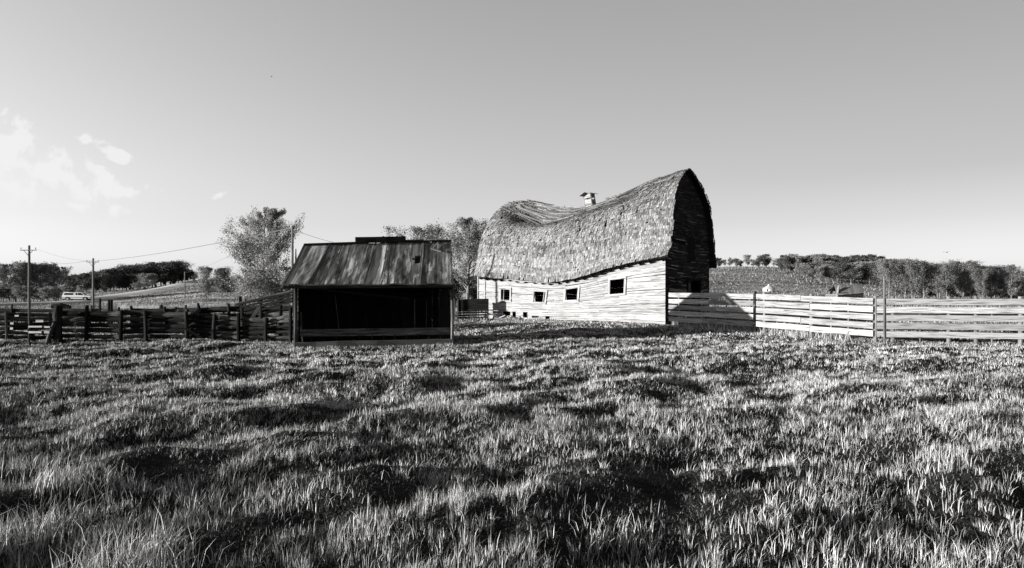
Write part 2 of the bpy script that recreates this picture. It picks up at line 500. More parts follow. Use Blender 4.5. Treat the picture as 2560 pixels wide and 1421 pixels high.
# ------------------------------------------------------------------ ground sheet
def axis(segs):
    out = [segs[0][0]]
    for (a, b_, st) in segs:
        n = max(1, int(round((b_ - a) / st)))
        out.extend(list(np.linspace(a, b_, n + 1)[1:]))
    return np.array(out)
gx = axis([(-4000, -800, 400), (-800, -250, 50), (-250, -80, 6), (-80, -24, 1.0), (-24, 24, .16), (24, 80, 1.0), (80, 250, 6), (250, 800, 50), (800, 4000, 400)])
gy = axis([(-600, -60, 60), (-60, -4, 6), (-4, 2, 1), (2, 34, .16), (34, 70, 1.0), (70, 260, 2.5), (260, 520, 12), (520, 1500, 100), (1500, 7000, 500)])
X, Y = np.meshgrid(gx, gy)
Z = gz(X, Y)
nx, ny = len(gx), len(gy)
ii = np.arange(ny - 1)[:, None] * nx + np.arange(nx - 1)[None, :]
quads = np.stack([ii, ii + 1, ii + nx + 1, ii + nx], -1).reshape(-1, 4)
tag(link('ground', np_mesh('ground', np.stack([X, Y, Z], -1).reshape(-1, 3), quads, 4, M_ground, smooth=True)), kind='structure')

# ------------------------------------------------------------------ gravel road
ctr = [(-300, 776, 82), (0, 764, 104), (162, 760, 122), (246, 752, 146), (347, 739, 180), (434, 721, 214), (491, 709, 250), (540, 700, 300)]
P = [((px - 1280) / F * Y_, Y_) for (px, py, Y_) in ctr]
tt = np.linspace(0, len(P) - 1, 160)
pc = spline(range(len(P)), P, tt)
d = np.gradient(pc, axis=0); d /= np.linalg.norm(d, axis=1)[:, None]
nrm = np.stack([-d[:, 1], d[:, 0]], -1)
rv = []
for w_ in (-3.6, -1.2, 1.2, 3.6):
    q = pc + nrm * w_
    z = gz(pc[:, 0], pc[:, 1], False) + .34 - (abs(w_) > 3) * .1
    rv.append(np.stack([q[:, 0], q[:, 1], z], -1))
q = pc + nrm * -5.2; rv.insert(0, np.stack([q[:, 0], q[:, 1], gz(q[:, 0], q[:, 1]) - .3], -1))
q = pc + nrm * 5.2; rv.append(np.stack([q[:, 0], q[:, 1], gz(q[:, 0], q[:, 1]) - .3], -1))
rv = np.stack(rv, 1).reshape(-1, 3)
ii = np.arange(159)[:, None] * 6 + np.arange(5)[None, :]
tag(link('road', np_mesh('road', rv, np.stack([ii, ii + 1, ii + 7, ii + 6], -1).reshape(-1, 4), 4, M_road, smooth=True)), kind='structure')
def road_pt(px):
    k = np.argmin(np.abs((pc[:, 0] / pc[:, 1]) * F + 1280 - px)); return pc[k], d[k]

# ------------------------------------------------------------------ grass
SH_A = Vector((-7.15, 22.0, 0)); SH_D = Vector((.96, .28, 0)).normalized(); SH_B = Vector((-SH_D.y, SH_D.x, 0)); SH_L = 5.25; SH_W = 2.9
BA = Vector((6.9, 30, 0)); BL = Vector((-.82, .57, 0)).normalized(); BW_ = Vector((.57, .82, 0)).normalized(); BLEN = 10.66; BWID = 6.0
def inside(x, y, A, Dv, Bv, L, W, mrg=0.0):
    a = (x - A.x) * Dv.x + (y - A.y) * Dv.y; b_ = (x - A.x) * Bv.x + (y - A.y) * Bv.y
    return (a > -mrg) & (a < L + mrg) & (b_ > -mrg) & (b_ < W + mrg)
def blades(x, y, ln, wd, lean, tone, two=True, an=None):
    n = len(x)
    z = gz(x, y) - .015
    base = np.stack([x, y, z], -1)
    an = rng.uniform(0, 2 * math.pi, n) if an is None else an
    # blade faces lean a little downwind, mostly upright
    ld = np.stack([np.cos(an), np.sin(an)], -1) * lean[:, None] + np.array([0.06, 0.02])
    fa = rng.uniform(0, 2 * math.pi, n)
    w = np.stack([np.cos(fa), np.sin(fa), np.zeros(n)], -1) * (wd / 2)[:, None]
    mid = base.copy(); mid[:, :2] += ld * (ln * .42)[:, None]; mid[:, 2] += ln * .55
    tip = base.copy(); tip[:, :2] += ld * (ln * 1.15)[:, None]; tip[:, 2] += ln * (1.0 - .35 * np.minimum(lean, 1.2))
    if two:
        V = np.stack([base - w, base + w, mid - w * .8, mid + w * .8, tip], 1).reshape(-1, 3)
        k = np.arange(n)[:, None] * 5
        q = k + np.array([[0, 1, 3, 2]]); t3 = k + np.array([[2, 3, 4]])
        return V, q, t3, tone
    V = np.stack([base - w, base + w, tip], 1).reshape(-1, 3)
    k = np.arange(n)[:, None] * 3
    return V, None, k + np.array([[0, 1, 2]]), tone
def scatter(y0, y1, dens, umax=.86, extra=2.0, xlim=None):
    area_w = lambda yy: 2 * (umax * yy + extra)
    A = (y1 - y0) * (area_w(y0) + area_w(y1)) / 2
    n = int(A * dens)
    y = np.sqrt(rng.uniform(0, 1, n) * ((y1 + extra / umax) ** 2 - (y0 + extra / umax) ** 2) + (y0 + extra / umax) ** 2) - extra / umax
    x = rng.uniform(-1, 1, n) * (umax * y + extra)
    return x, y
def clump(x, y):
    a_, b_ = x * .90 + y * .43, y * .90 - x * .43      # tussock ridges run across the field
    return fbm(a_ * .85 + 40, b_ * 1.6, 3, 31), fbm(x * .35 + 9, y * .35, 3, 37)
parts = []
def clear_of(x, y):
    return ~inside(x, y, SH_A, SH_D, SH_B, SH_L, SH_W, .02) & ~inside(x, y, BA, BL, BW_, BLEN, BWID, .0)
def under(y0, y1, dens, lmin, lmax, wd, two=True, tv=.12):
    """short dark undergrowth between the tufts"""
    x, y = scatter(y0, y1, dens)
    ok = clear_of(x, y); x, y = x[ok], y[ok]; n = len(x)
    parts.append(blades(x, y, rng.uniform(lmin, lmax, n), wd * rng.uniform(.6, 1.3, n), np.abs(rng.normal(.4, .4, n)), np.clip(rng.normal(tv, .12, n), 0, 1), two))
def tufts(y0, y1, tdens, nb, spread, lmin, lmax, wd, lo, hi):
    """each tuft is a fan of blades from one crown"""
    x, y = scatter(y0, y1, tdens)
    c1, c2 = clump(x, y)
    uu = x / np.maximum(y, 1)
    sparse = np.clip((uu + .10) * 1.8, 0, 1) * np.clip((11.5 - y) / 2.5, 0, 1)      # the right foreground is thinner
    sparse = np.maximum(sparse, .6 * np.clip((7.5 - y) / 1.5, 0, 1) * np.clip((uu + .58) * 5, 0, 1))
    pk = np.clip((c1 - lo) / (hi - lo), .06, 1) * (1 - .55 * sparse)
    ok = (rng.uniform(0, 1, len(x)) < pk) & clear_of(x, y)
    x, y, c1, c2, sp_ = x[ok], y[ok], c1[ok], c2[ok], sparse[ok]
    m = len(x)
    k = rng.integers(max(2, nb // 2), nb + 1, m)
    id_ = np.repeat(np.arange(m), k); n = len(id_)
    tl = rng.uniform(lmin, lmax, m) * (.5 + .9 * c1) * (1 + .25 * sp_)
    tt_ = np.clip(rng.normal(.62, .14, m) + (c2 - .5) * .9 - .26 * sp_, .05, 1)
    r_ = np.abs(rng.normal(0, 1, n)) * spread; th = rng.uniform(0, 2 * math.pi, n)
    bx, by = x[id_] + np.cos(th) * r_, y[id_] + np.sin(th) * r_
    ln = tl[id_] * rng.uniform(.45, 1.1, n)
    wdv = wd * rng.uniform(.55, 1.3, n)
    lean = np.clip(rng.normal(.22, .2, n), 0, 1.1)
    parts.append(blades(bx, by, ln, wdv, lean, np.clip(tt_[id_] + rng.normal(0, .18, n), 0, 1), True, th))
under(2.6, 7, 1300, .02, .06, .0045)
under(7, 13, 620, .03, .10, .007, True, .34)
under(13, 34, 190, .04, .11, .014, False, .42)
tufts(2.6, 5.6, 185, 15, .034, .06, .145, .0048, .40, .55)
tufts(5.6, 7.6, 135, 15, .036, .065, .15, .0056, .38, .53)
tufts(7.6, 10.5, 100, 15, .040, .075, .16, .0068, .35, .50)
tufts(10.5, 16, 66, 15, .042, .08, .155, .0092, .33, .48)
tufts(16, 24, 38, 12, .050, .08, .14, .013, .28, .45)
tufts(24, 34, 22, 10, .060, .07, .14, .019, .26, .46)
x, y = scatter(33, 60, 22); n = len(x)
ok = clear_of(x, y); x, y = x[ok], y[ok]; n = len(x)
parts.append(blades(x, y, rng.uniform(.12, .3, n), .04 * rng.uniform(.6, 1.3, n), np.abs(rng.normal(.3, .3, n)), rng.uniform(.1, .5, n), False))
# long coarse tufts in the left foreground
for (px, py, n_t, r_, L_) in [(60, 1330, 420, .45, .42), (330, 1400, 520, .42, .45), (200, 1230, 320, .5, .34), (20, 1180, 260, .5, .32), (620, 1080, 300, .6, .26),
                              (1100, 1180, 260, .5, .28), (930, 1330, 240, .4, .3), (1560, 1330, 200, .4, .34), (2050, 1250, 220, .5, .34), (2350, 1380, 220, .35, .36), (1450, 1120, 220, .6, .3),
                              (750, 1250, 300, .5, .28), (2150, 1010, 220, .8, .24), (520, 1000, 260, .7, .24)]:
    Yd = EYE * F / (py - HZ)
    cx, cy = (px - 1280) / F * Yd, Yd
    x = cx + rng.normal(0, r_ * .5, n_t); y = cy + rng.normal(0, r_ * .45, n_t)
    L_ *= .78 if px < 450 else .56
    V = blades(x, y, rng.uniform(.4, 1, n_t) * L_, rng.uniform(.0035, .0065, n_t), np.abs(rng.normal(.3, .25, n_t)), np.clip(rng.normal(.7, .2, n_t), 0, 1))
    parts.append(V)
def merge_blades(name, parts, mat):
    vs, q4, t3, t4t, t3t, off = [], [], [], [], [], 0
    for V, q, t_, tn in parts:
        vs.append(V)
        if q is not None: q4.append(q + off); t4t.append(tn)
        t3.append(t_ + off); t3t.append(tn); off += len(V)
    fl = []
    tones = []
    if q4: fl.append((np.concatenate(q4), 4)); tones.append(np.concatenate(t4t))
    fl.append((np.concatenate(t3), 3)); tones.append(np.concatenate(t3t))
    return np_mesh(name, np.concatenate(vs), fl, 0, mat, np.concatenate(tones))
tag(link('grass', merge_blades('grass', parts, M_blade)), 'rough tussocky pasture grass growing in front of the barn and shed', 'grass', kind='stuff')
# far pasture tufts
parts = []
for (u0, u1, y0, y1, n) in ((.22, .8, 60, 200, 30000), (-.85, -.3, 60, 250, 26000)):
    y = np.sqrt(rng.uniform(y0 ** 2, y1 ** 2, n)); x = rng.uniform(u0, u1, n) * y
    c2 = fbm(x * .05, y * .12, 4, 51)
    dd = np.min(np.hypot(x[:, None] - pc[None, ::3, 0], y[:, None] - pc[None, ::3, 1]), axis=1)
    ok = (dd > 5.5) & (np.hypot(x + 80, y - 122) > 10)
    x, y, c2 = x[ok], y[ok], c2[ok]
    n_ = len(x)
    parts.append(blades(x, y, rng.uniform(.15, .42, n_), .12 * rng.uniform(.6, 1.4, n_) * y / 90, np.abs(rng.normal(.5, .4, n_)), np.clip(c2 * 1.6 - .3 + rng.normal(0, .15, n_), 0, 1), False))
tag(link('pasture_grass', merge_blades('pasture_grass', parts, M_leafmid)), 'cropped grass tufts scattered over the far hill pastures', 'grass', kind='stuff')

# ------------------------------------------------------------------ the collapsed barn
BO = BA.copy()
def bp(s, d_, z): return Vector((BO.x + BL.x * s + BW_.x * d_, BO.y + BL.y * s + BW_.y * d_, z))
def dz(px, py, s):
    """(distance across, height) of the cross-section at s that the photograph shows at (px, py)"""
    u = (px - 1280) / F
    ox, oy = BO.x + BL.x * s, BO.y + BL.y * s
    d_ = (u * oy - ox) / (BW_.x - u * BW_.y)
    return (d_, EYE + (HZ - py) / F * (oy + BW_.y * d_))
def back_half(rd, rz_, ez, belly=0.0):
    """the far slope of the arch, from the ridge down to the back eave"""
    W = BWID
    q = [(0.0, 0.0), (.22, .05), (.45, .16), (.66, .33), (.80, .52), (.90, .72), (1.0, 1.0)]
    e = W + .28
    return [(rd + (e - rd) * a, rz_ + (ez - rz_) * b_) for a, b_ in q][1:]
ST = [
    (-.25, [dz(1668, 641, -.25), dz(1677, 600, -.25), dz(1681, 540, -.25), dz(1685, 500, -.25), dz(1690, 470, -.25), dz(1699, 447, -.25), dz(1709, 430, -.25), dz(1724, 420, -.25)],
           [dz(1737, 437, -.25), dz(1755, 470, -.25), dz(1771, 510, -.25), dz(1780, 560, -.25), dz(1785, 620, -.25), dz(1791, 670, -.25)]),
    (1.3, [(-.34, 3.22), (-.16, 3.9), (-.02, 5.0), (.2, 5.8), (.5, 6.25), (.95, 6.65), (1.6, 7.1), (2.45, 7.5)], None),
    (2.7, [(-.35, 2.96), (-.22, 3.6), (-.12, 4.6), (.12, 5.4), (.55, 6.02), (1.15, 6.3), (1.9, 6.7), (2.7, 7.12)], None),
    (5.33, [(-.36, 2.43), (-.34, 3.05), (-.30, 3.9), (-.08, 4.75), (.4, 5.4), (.9, 5.72), (1.9, 6.0), (2.9, 6.42)], None),
    (7.3, [(-.38, 2.46), (-.36, 3.05), (-.22, 4.0), (.2, 4.85), (.85, 5.40), (1.6, 5.38), (2.4, 5.85), (3.1, 6.58)], None),
    (8.9, [(-.40, 2.58), (-.26, 3.2), (-.05, 4.1), (.4, 5.0), (1.0, 5.6), (1.8, 5.66), (2.6, 6.3), (3.3, 6.98)], None),
    (10.1, [(-.41, 2.72), (-.14, 3.3), (.05, 4.2), (.5, 5.1), (1.2, 5.95), (2.0, 6.5), (2.75, 6.95), (3.45, 7.16)], None),
    (10.9, [dz(1184, 688, 10.9), dz(1191, 660, 10.9), dz(1197, 622, 10.9), dz(1209, 582, 10.9), dz(1229, 546, 10.9), dz(1250, 521, 10.9), dz(1268, 509, 10.9), dz(1283, 507, 10.9)], None)]
NT = 61
prof = []
for (s, near, back) in ST:
    rd, rz_ = near[-1]
    if back is None: back = back_half(rd, rz_, near[0][1] - .12)
    def resamp(pts, n):
        pts = np.array(pts); L = np.concatenate([[0], np.cumsum(np.linalg.norm(np.diff(pts, axis=0), axis=1))])
        fine = spline(L, pts, np.linspace(0, L[-1], 200))
        L2 = np.concatenate([[0], np.cumsum(np.linalg.norm(np.diff(fine, axis=0), axis=1))])
        q = np.linspace(0, L2[-1], n)
        return np.stack([np.interp(q, L2, fine[:, 0]), np.interp(q, L2, fine[:, 1])], -1)
    prof.append(np.concatenate([resamp(near, NT), resamp([near[-1]] + list(back), NT)[1:]]))
prof = np.array(prof)                                   # [station, t, 2]
S_ST = [a[0] for a in ST]
NS = 90
sg = np.linspace(S_ST[0], S_ST[-1], NS)
PG = spline(S_ST, prof.reshape(len(ST), -1), sg).reshape(NS, 2 * NT - 1, 2)
# old boards: the surface is never perfectly fair
jx = (fbm(sg[:, None] * .9 + 0 * PG[0, :, 0], np.linspace(0, 9, 2 * NT - 1)[None, :] + 0 * sg[:, None], 3, 61) - .5)
PG[..., 0] += jx * .16
PG[..., 1] += (fbm(sg[:, None] * 1.4 + 5 + 0 * PG[0, :, 0], np.linspace(0, 7, 2 * NT - 1)[None, :] + 0 * sg[:, None], 3, 67) - .5) * .12
def R3(s, t):
    """roof point; t in 0..2 (near eave 0, ridge 1, back eave 2)"""
    a = min(max((s - sg[0]) / (sg[-1] - sg[0]) * (NS - 1), 0), NS - 1.001)
    b_ = min(max(t / 2 * (2 * NT - 2), 0), 2 * NT - 2.001)
    i, j = int(a), int(b_); fa, fb = a - i, b_ - j
    q = (PG[i, j] * (1 - fa) + PG[i + 1, j] * fa) * (1 - fb) + (PG[i, j + 1] * (1 - fa) + PG[i + 1, j + 1] * fa) * fb
    return bp(s, q[0], q[1])
def RN(s, t):
    a = R3(s + .12, t) - R3(s - .12, t); b_ = R3(s, min(t + .02, 2)) - R3(s, max(t - .02, 0))
    n = a.cross(b_).normalized()
    return -n if n.dot(BW_) * (1 if t > 1 else -1) < -.2 or (n.z < 0 and abs(n.z) > .3) else n

barn = thing('barn', 'old barn with a sagging swaybacked shingle roof and peeling white board walls', 'barn')
# roof deck
mb = MB(); tl = np.linspace(0, 2, 61); sl_ = np.linspace(sg[0], sg[-1], 61)
top = [[R3(s, t) - RN(s, t) * .03 for t in tl] for s in sl_]
bot = [[R3(s, t) - RN(s, t) * .11 for t in tl] for s in sl_]
for i in range(60):
    for j in range(60):
        hole = ((0.82 < tl[j] < .86 and random.random() < .0))
        u0, u1 = sl_[i], sl_[i + 1]; v0, v1 = tl[j] * 6, tl[j + 1] * 6
        uvq = [(u0, v0), (u1, v0), (u1, v1), (u0, v1)]
        mb.quad([top[i][j], top[i + 1][j], top[i + 1][j + 1], top[i][j + 1]], uvq, .5)
        mb.quad([bot[i][j + 1], bot[i + 1][j + 1], bot[i + 1][j], bot[i][j]], uvq, .5)
for i in range(60):
    for j in (0, 60): mb.quad([top[i][j], bot[i][j], bot[i + 1][j], top[i + 1][j]], [(0, 0), (0, .1), (.2, .1), (.2, 0)], .5)
for j in range(60):
    for i in (0, 60): mb.quad([top[i][j], top[i][j + 1], bot[i][j + 1], bot[i][j]], [(0, 0), (0, .1), (.2, .1), (.2, 0)], .5)
roof = mb.build('roof', M_darkwood, barn)
# shingles
mb = MB()
rows = 42
for side in (0, 1):
    for r in range(rows):
        t0 = r / rows; step = 1.0 / rows
        s = sg[0] + random.uniform(-.1, 0)
        rowtone = random.uniform(-.16, .14)
        while s < sg[-1] - .02:
            neat = t0 < .42 + .12 * math.sin(s * 1.3)
            w = random.choice((.07, .08, .10, .12)) if neat else random.choice((.05, .06, .07, .08, .10))
            s1 = min(s + w, sg[-1])
            big = float(fbm(np.array([s * .8]), np.array([t0 * 7]), 3, 71)[0])
            upper = t0 > .72
            miss = .03 + (.16 if (upper and big > .5) else 0) + (.06 if big > .62 else 0)
            if random.random() > miss:
                th = random.uniform(.012, .024) * (.6 if side else 1.35) + (random.random() < (.25 if .25 < t0 < .95 and s > .5 and not side else .04)) * random.uniform(.01, .03)
                ta, tb = t0 + random.uniform(-.006, .004), min(t0 + step * 1.7, 1.0)
                sk = random.uniform(-.02, .02) * (.3 if neat else 1)
                if side: A, B = 2 - ta, 2 - tb
                else: A, B = ta, tb
                sa, sb = s + .006, s1 - .008
                p0, p1 = R3(sa + sk, A), R3(sb + sk, A); p2, p3 = R3(sb, B), R3(sa, B)
                n0 = RN((sa + sb) / 2, A)
                tone_ = min(1, max(0, random.choice((.2, .4, .5, .6, .85)) + random.gauss(0, .08) + rowtone + (.5 - big) * .5))
                k = len(mb.v)
                tilt = random.uniform(-.012, .012) * (0 if side else .6 if neat else 1.15)
                mb.v += [tuple(p0 + n0 * (th + tilt)), tuple(p1 + n0 * (th - tilt)), tuple(p2 + n0 * .004), tuple(p3 + n0 * .004), tuple(p0 - n0 * .004), tuple(p1 - n0 * .004)]
                ou, ov = random.random() * 30, random.random() * 30
                mb.face((k, k + 1, k + 2, k + 3), [(ou, ov), (ou, ov + w), (ou + .3, ov + w), (ou + .3, ov)], tone_)
                mb.face((k + 4, k + 5, k + 1, k), [(ou, ov)] * 4, -.6)  # butt face darkened to imitate the shadow line under each course
                mb.face((k + 4, k, k + 3), [(ou, ov)] * 3, tone_); mb.face((k + 1, k + 5, k + 2), [(ou, ov)] * 3, tone_)
            s = s1
mb.build('shingles', M_shingle, roof)
# bare battens and slipped boards along the broken crease and ridge
mb = MB()
for _ in range(190):
    s = random.uniform(3.6, 10.6) if random.random() < .7 else random.uniform(.2, 10)
    t0 = random.uniform(.70, 1.0)
    L = random.uniform(.4, 1.9)
    n0 = RN(s, t0)
    a = R3(s, t0) + n0 * random.uniform(.02, .07); b_ = R3(min(s + L, 10.8), min(1.03, t0 + random.uniform(-.03, .03))) + n0 * random.uniform(.02, .10)
    mb.beam(a, b_, random.uniform(.05, .1), .018, up=n0)
for _ in range(22):
    s = random.uniform(3.3, 9.4); t0 = random.uniform(.96, 1.02); n0 = RN(s, .97)
    a = R3(s, t0) + n0 * .03
    mb.beam(a, a + Vector((BL.x * random.uniform(-.3, .3), BL.y * random.uniform(-.2, .2), random.uniform(.0, .07))) + BW_ * random.uniform(-.2, .1), .08, .016)
mb.build('loose_battens', M_shingle, roof)
# rafter tails
mb = MB()
s = .1
while s < 10.7:
    for t0, sgn in ((0.0, -1), (2.0, 1)):
        e = R3(s, t0)
        w0 = bp(s, 0 if sgn < 0 else BWID, e.z - .02)
        mb = MB(); mb.beam(e - Vector((0, 0, .07)) - BW_ * (.05 * sgn), w0 - Vector((0, 0, .10)) + BW_ * (-.1 * sgn), .05, .02, h1=.16, tone=.4); mb.build('rafter_tail', M_darkwood, roof)
    s += random.uniform(.42, .6)

# walls
def z_eave(s): return R3(s, 0).z
zt_s = np.linspace(0, 10.66, 60)
ZT = np.array([R3(s, .03).z for s in zt_s]) + .02
def ztop(s): return float(np.interp(s, zt_s, ZT))
def zbase(s, d_=0.0):
    p = bp(s, d_, 0); return g1(p.x, p.y) + .04
OPEN = [  # s0, s1, zlo, zhi : the four window openings and the rotten holes at the foot
    (8.48, 9.06, 1.48, 2.04), (6.27, 6.93, 1.38, 1.92), (4.44, 5.09, 1.50, 2.08), (2.0, 2.72, 1.80, 2.48),
    (8.5, 8.95, .70, .80), (8.15, 8.36, .60, .86), (7.42, 7.7, .58, .84), (6.75, 7.15, .56, .70), (6.1, 6.34, .50, .66)]
ROW = .135
def siding(name, mat, P0, L, zt, zb, holes, out, lean=lambda s, z: 0.0, sag=0.0, fol=None):
    """lapped boards; P0(s) -> plan point, rows follow fol(s, h) height for row fraction"""
    mb = MB()
    nrow = 24
    for r in range(nrow):
        s = 0.0
        while s < L - 1e-3:
            seg_end = min(L, s + random.uniform(1.6, 4.2))
            tn = random.random(); ou, ov = random.random() * 50, random.random() * 50
            lift = random.uniform(.010, .022) + (random.random() < .12) * random.uniform(.01, .04)
            shift = random.uniform(-.008, .008) + (random.random() < .12) * .012
            ov_ = random.choice((1.1, 1.1, .97, .93, .88)) if name == 'wall' and mat is M_white else 1.1
            # cut by the holes
            cuts = [(s, seg_end)]
            for (a, b_, lo, hi) in holes:
                nc = []
                for (c, e) in cuts:
                    mid_s = (max(a, c) + min(b_, e)) / 2
                    if b_ <= c or a >= e: nc.append((c, e)); continue
                    z0 = fol(mid_s, r / nrow); z1 = fol(mid_s, (r + 1) / nrow)
                    if z1 <= lo + .03 or z0 >= hi - .03: nc.append((c, e)); continue
                    if a > c: nc.append((c, a))
                    if b_ < e: nc.append((b_, e))
                cuts = nc
            for (c, e) in cuts:
                if e - c < .02: continue
                n = max(1, int((e - c) / .45))
                for k in range(n):
                    sa, sb = c + (e - c) * k / n + (.004 if k == 0 else 0), c + (e - c) * (k + 1) / n - (.004 if k == n - 1 else 0)
                    q = []
                    for (ss, rr, of) in ((sa, r, lift), (sb, r, lift), (sb, r + ov_, .002), (sa, r + ov_, .002), (sa, r, -.012), (sb, r, -.012)):
                        z_ = fol(ss, rr / nrow) + shift
                        p = P0(ss)
                        q.append(Vector((p.x, p.y, z_)) + out * (of + lean(ss, z_)))
                    kk = len(mb.v); mb.v += [tuple(x) for x in q]
                    h = ROW
                    mb.face((kk, kk + 1, kk + 2, kk + 3), [(ou + sa, ov), (ou + sb, ov), (ou + sb, ov + h), (ou + sa, ov + h)], tn)
                    mb.face((kk + 4, kk + 5, kk + 1, kk), [(ou + sa, ov)] * 4, tn)
                    if k == n - 1: mb.quad([q[1], q[5], q[2]], [(0, 0)] * 3, tn)
                    if k == 0: mb.quad([q[0], q[3], q[4]], [(0, 0)] * 3, tn)
            s = seg_end
    return mb.build(name, mat, barn)
lean_near = lambda s, z: .10 * math.sin(max(0, min(1, (s - 3) / 7)) * math.pi) * max(0, min(1, (z - .5) / 2))
fol_near = lambda s, h: zbase(s) + (ztop(s) - zbase(s)) * h
wall = siding('wall', M_white, lambda s: bp(s, 0, 0), BLEN, None, None, OPEN, -BW_, lean_near, fol=fol_near)
fol_back = lambda s, h: .4 + (R3(s, 1.97).z - .4) * h
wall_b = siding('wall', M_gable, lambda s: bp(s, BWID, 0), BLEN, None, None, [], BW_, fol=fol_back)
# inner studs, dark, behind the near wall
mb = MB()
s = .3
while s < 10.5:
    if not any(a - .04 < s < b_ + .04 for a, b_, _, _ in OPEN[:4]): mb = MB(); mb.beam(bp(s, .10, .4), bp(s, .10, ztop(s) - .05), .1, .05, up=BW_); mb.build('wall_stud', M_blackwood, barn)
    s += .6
# thin dark cover strips on the near wall
mb = MB()
for s in (10.15, 10.62):
    mb.beam(bp(s, -.035, zbase(s)), bp(s, -.035, ztop(s) - .12), .06 if s > .1 else .12, .03, up=BW_, tone=.45)
mb.build('corner_boards', M_white, barn)
# windows: frames of four boards, a slanting mullion in some
for k, (a, b_, lo, hi) in enumerate(OPEN[:4]):
    sh = (.03, .11, .07, .03)[k]             # the frames have racked with the wall
    slope = [(ztop(b_) - ztop(a)) / (b_ - a) * .55][0]
    def wp(s, z, o=.0): return bp(s + (z - hi) * -sh * 1.6, 0, z + (s - (a + b_) / 2) * slope * .8) - BW_ * (.03 + lean_near(s, z) + o)
    mb = MB(); w = .10
    mb.beam(wp(a - w, lo - w / 2), wp(b_ + w, lo - w / 2), .05, w, tone=.8)
    mb.beam(wp(a - w, hi + w / 2), wp(b_ + w, hi + w / 2), .05, w, tone=.8)
    mb.beam(wp(a - w / 2, lo), wp(a - w / 2, hi), .044, w, up=BL, tone=.8)
    mb.beam(wp(b_ + w / 2, lo), wp(b_ + w / 2, hi), .044, w, up=BL, tone=.8)
    fr = mb.build('window', M_white, barn)
    if k in (0, 1):
        mb = MB(); x_ = a + (b_ - a) * (.72 if k == 0 else .16)
        mb.beam(wp(x_, lo, -.03), wp(x_, hi, -.03), .025, .03, up=BL, tone=.8)
        mb.build('mullion', M_white, fr)
# near gable: dark boards filling the arch
g_t = np.linspace(0, 2, 241); gp = []
for t in g_t:
    a = (0 - sg[0]) / (sg[-1] - sg[0]) * (NS - 1); i = int(a); fa = a - i; b_ = t / 2 * (2 * NT - 2); j = min(int(b_), 2 * NT - 3); fb = b_ - j
    q = (PG[i, j] * (1 - fa) + PG[i + 1, j] * fa) * (1 - fb) + (PG[i, j + 1] * (1 - fa) + PG[i + 1, j + 1] * fa) * fb
    gp.append(q)
gp = np.array(gp)
def arch(z, pts=gp, e_near=None):
    near = pts[:121]; far_ = pts[120:]
    dn = float(np.interp(z, near[:, 1], near[:, 0])) if z > near[2, 1] else 0.0
    fz = far_[::-1]
    df = float(np.interp(z, fz[:, 1], fz[:, 0])) if z > fz[2, 1] else BWID
    return max(dn + .03, 0.0 if z < near[12, 1] else dn + .03), min(df - .03, BWID if z < fz[12, 1] else df - .03)
DOOR = (2.75, 4.5, 0.3, 2.5); HAY = (2.75, 3.75, 3.45, 4.6)
mp = MB(); mb = MB(); zmax = gp[:, 1].max()
r = 0; z = .42
while z < zmax - .05:
    zc = z + .07
    d0, d1 = arch(zc)
    if d1 - d0 > .06:
        cuts = [(d0, d1)]
        for (a, b_, lo, hi) in (DOOR, HAY):
            nc = []
            for (c, e) in cuts:
                if b_ <= c or a >= e or zc < lo or zc > hi: nc.append((c, e)); continue
                if a > c: nc.append((c, a))
                if b_ < e: nc.append((b_, e))
            cuts = nc
        for (c, e) in cuts:
            x = c
            while x < e - .02:
                x1 = min(e, x + random.uniform(1.0, 3.0))
                if e - x1 < .15: x1 = e
                tn = random.random(); ou, ov = random.random() * 50, random.random() * 50
                n = max(1, int((x1 - x) / .5))
                if random.random() > .015:
                    for k in range(n):
                        xa, xb = x + (x1 - x) * k / n, x + (x1 - x) * (k + 1) / n
                        sgz = lambda q: -.10 * math.sin(math.pi * min(1, max(0, q / BWID))) * (1 if z < 3 else .6)
                        o_ = -BL * random.uniform(.012, .02)
                        q = [bp(0, xa, z + sgz(xa)) + o_ * 1, bp(0, xb, z + sgz(xb)) + o_, bp(0, xb, z + .155 + sgz(xb)), bp(0, xa, z + .155 + sgz(xa))]
                        mb.quad(q, [(ou + xa, ov), (ou + xb, ov), (ou + xb, ov + .14), (ou + xa, ov + .14)], tn)
                        mb.quad([q[1], q[0], bp(0.012, xa, z + sgz(xa)), bp(0.012, xb, z + sgz(xb))], [(ou + xa, ov)] * 4, tn)
                if 2.0 < z < 4.5 and random.random() < .5 or z < 2.0 and random.random() < .75 or random.random() < .05:  # peeling paint; denser and wider low down, imitating the gable's shading
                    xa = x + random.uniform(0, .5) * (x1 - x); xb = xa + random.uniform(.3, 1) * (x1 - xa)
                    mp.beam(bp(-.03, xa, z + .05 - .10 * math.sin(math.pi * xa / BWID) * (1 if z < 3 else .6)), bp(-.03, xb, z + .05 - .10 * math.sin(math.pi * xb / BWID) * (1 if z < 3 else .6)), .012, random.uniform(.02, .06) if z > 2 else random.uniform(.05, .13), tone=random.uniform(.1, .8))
                x = x1
    z += .14; r += 1
mp.build('peeling_shading_strips', M_fence, barn)
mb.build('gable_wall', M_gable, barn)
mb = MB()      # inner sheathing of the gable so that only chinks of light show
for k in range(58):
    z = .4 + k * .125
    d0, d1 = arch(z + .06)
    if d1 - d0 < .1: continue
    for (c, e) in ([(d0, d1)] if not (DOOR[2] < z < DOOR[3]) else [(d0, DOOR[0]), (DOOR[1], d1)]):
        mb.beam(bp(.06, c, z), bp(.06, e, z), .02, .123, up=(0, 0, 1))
mb.build('gable_sheathing', M_blackwood, barn)
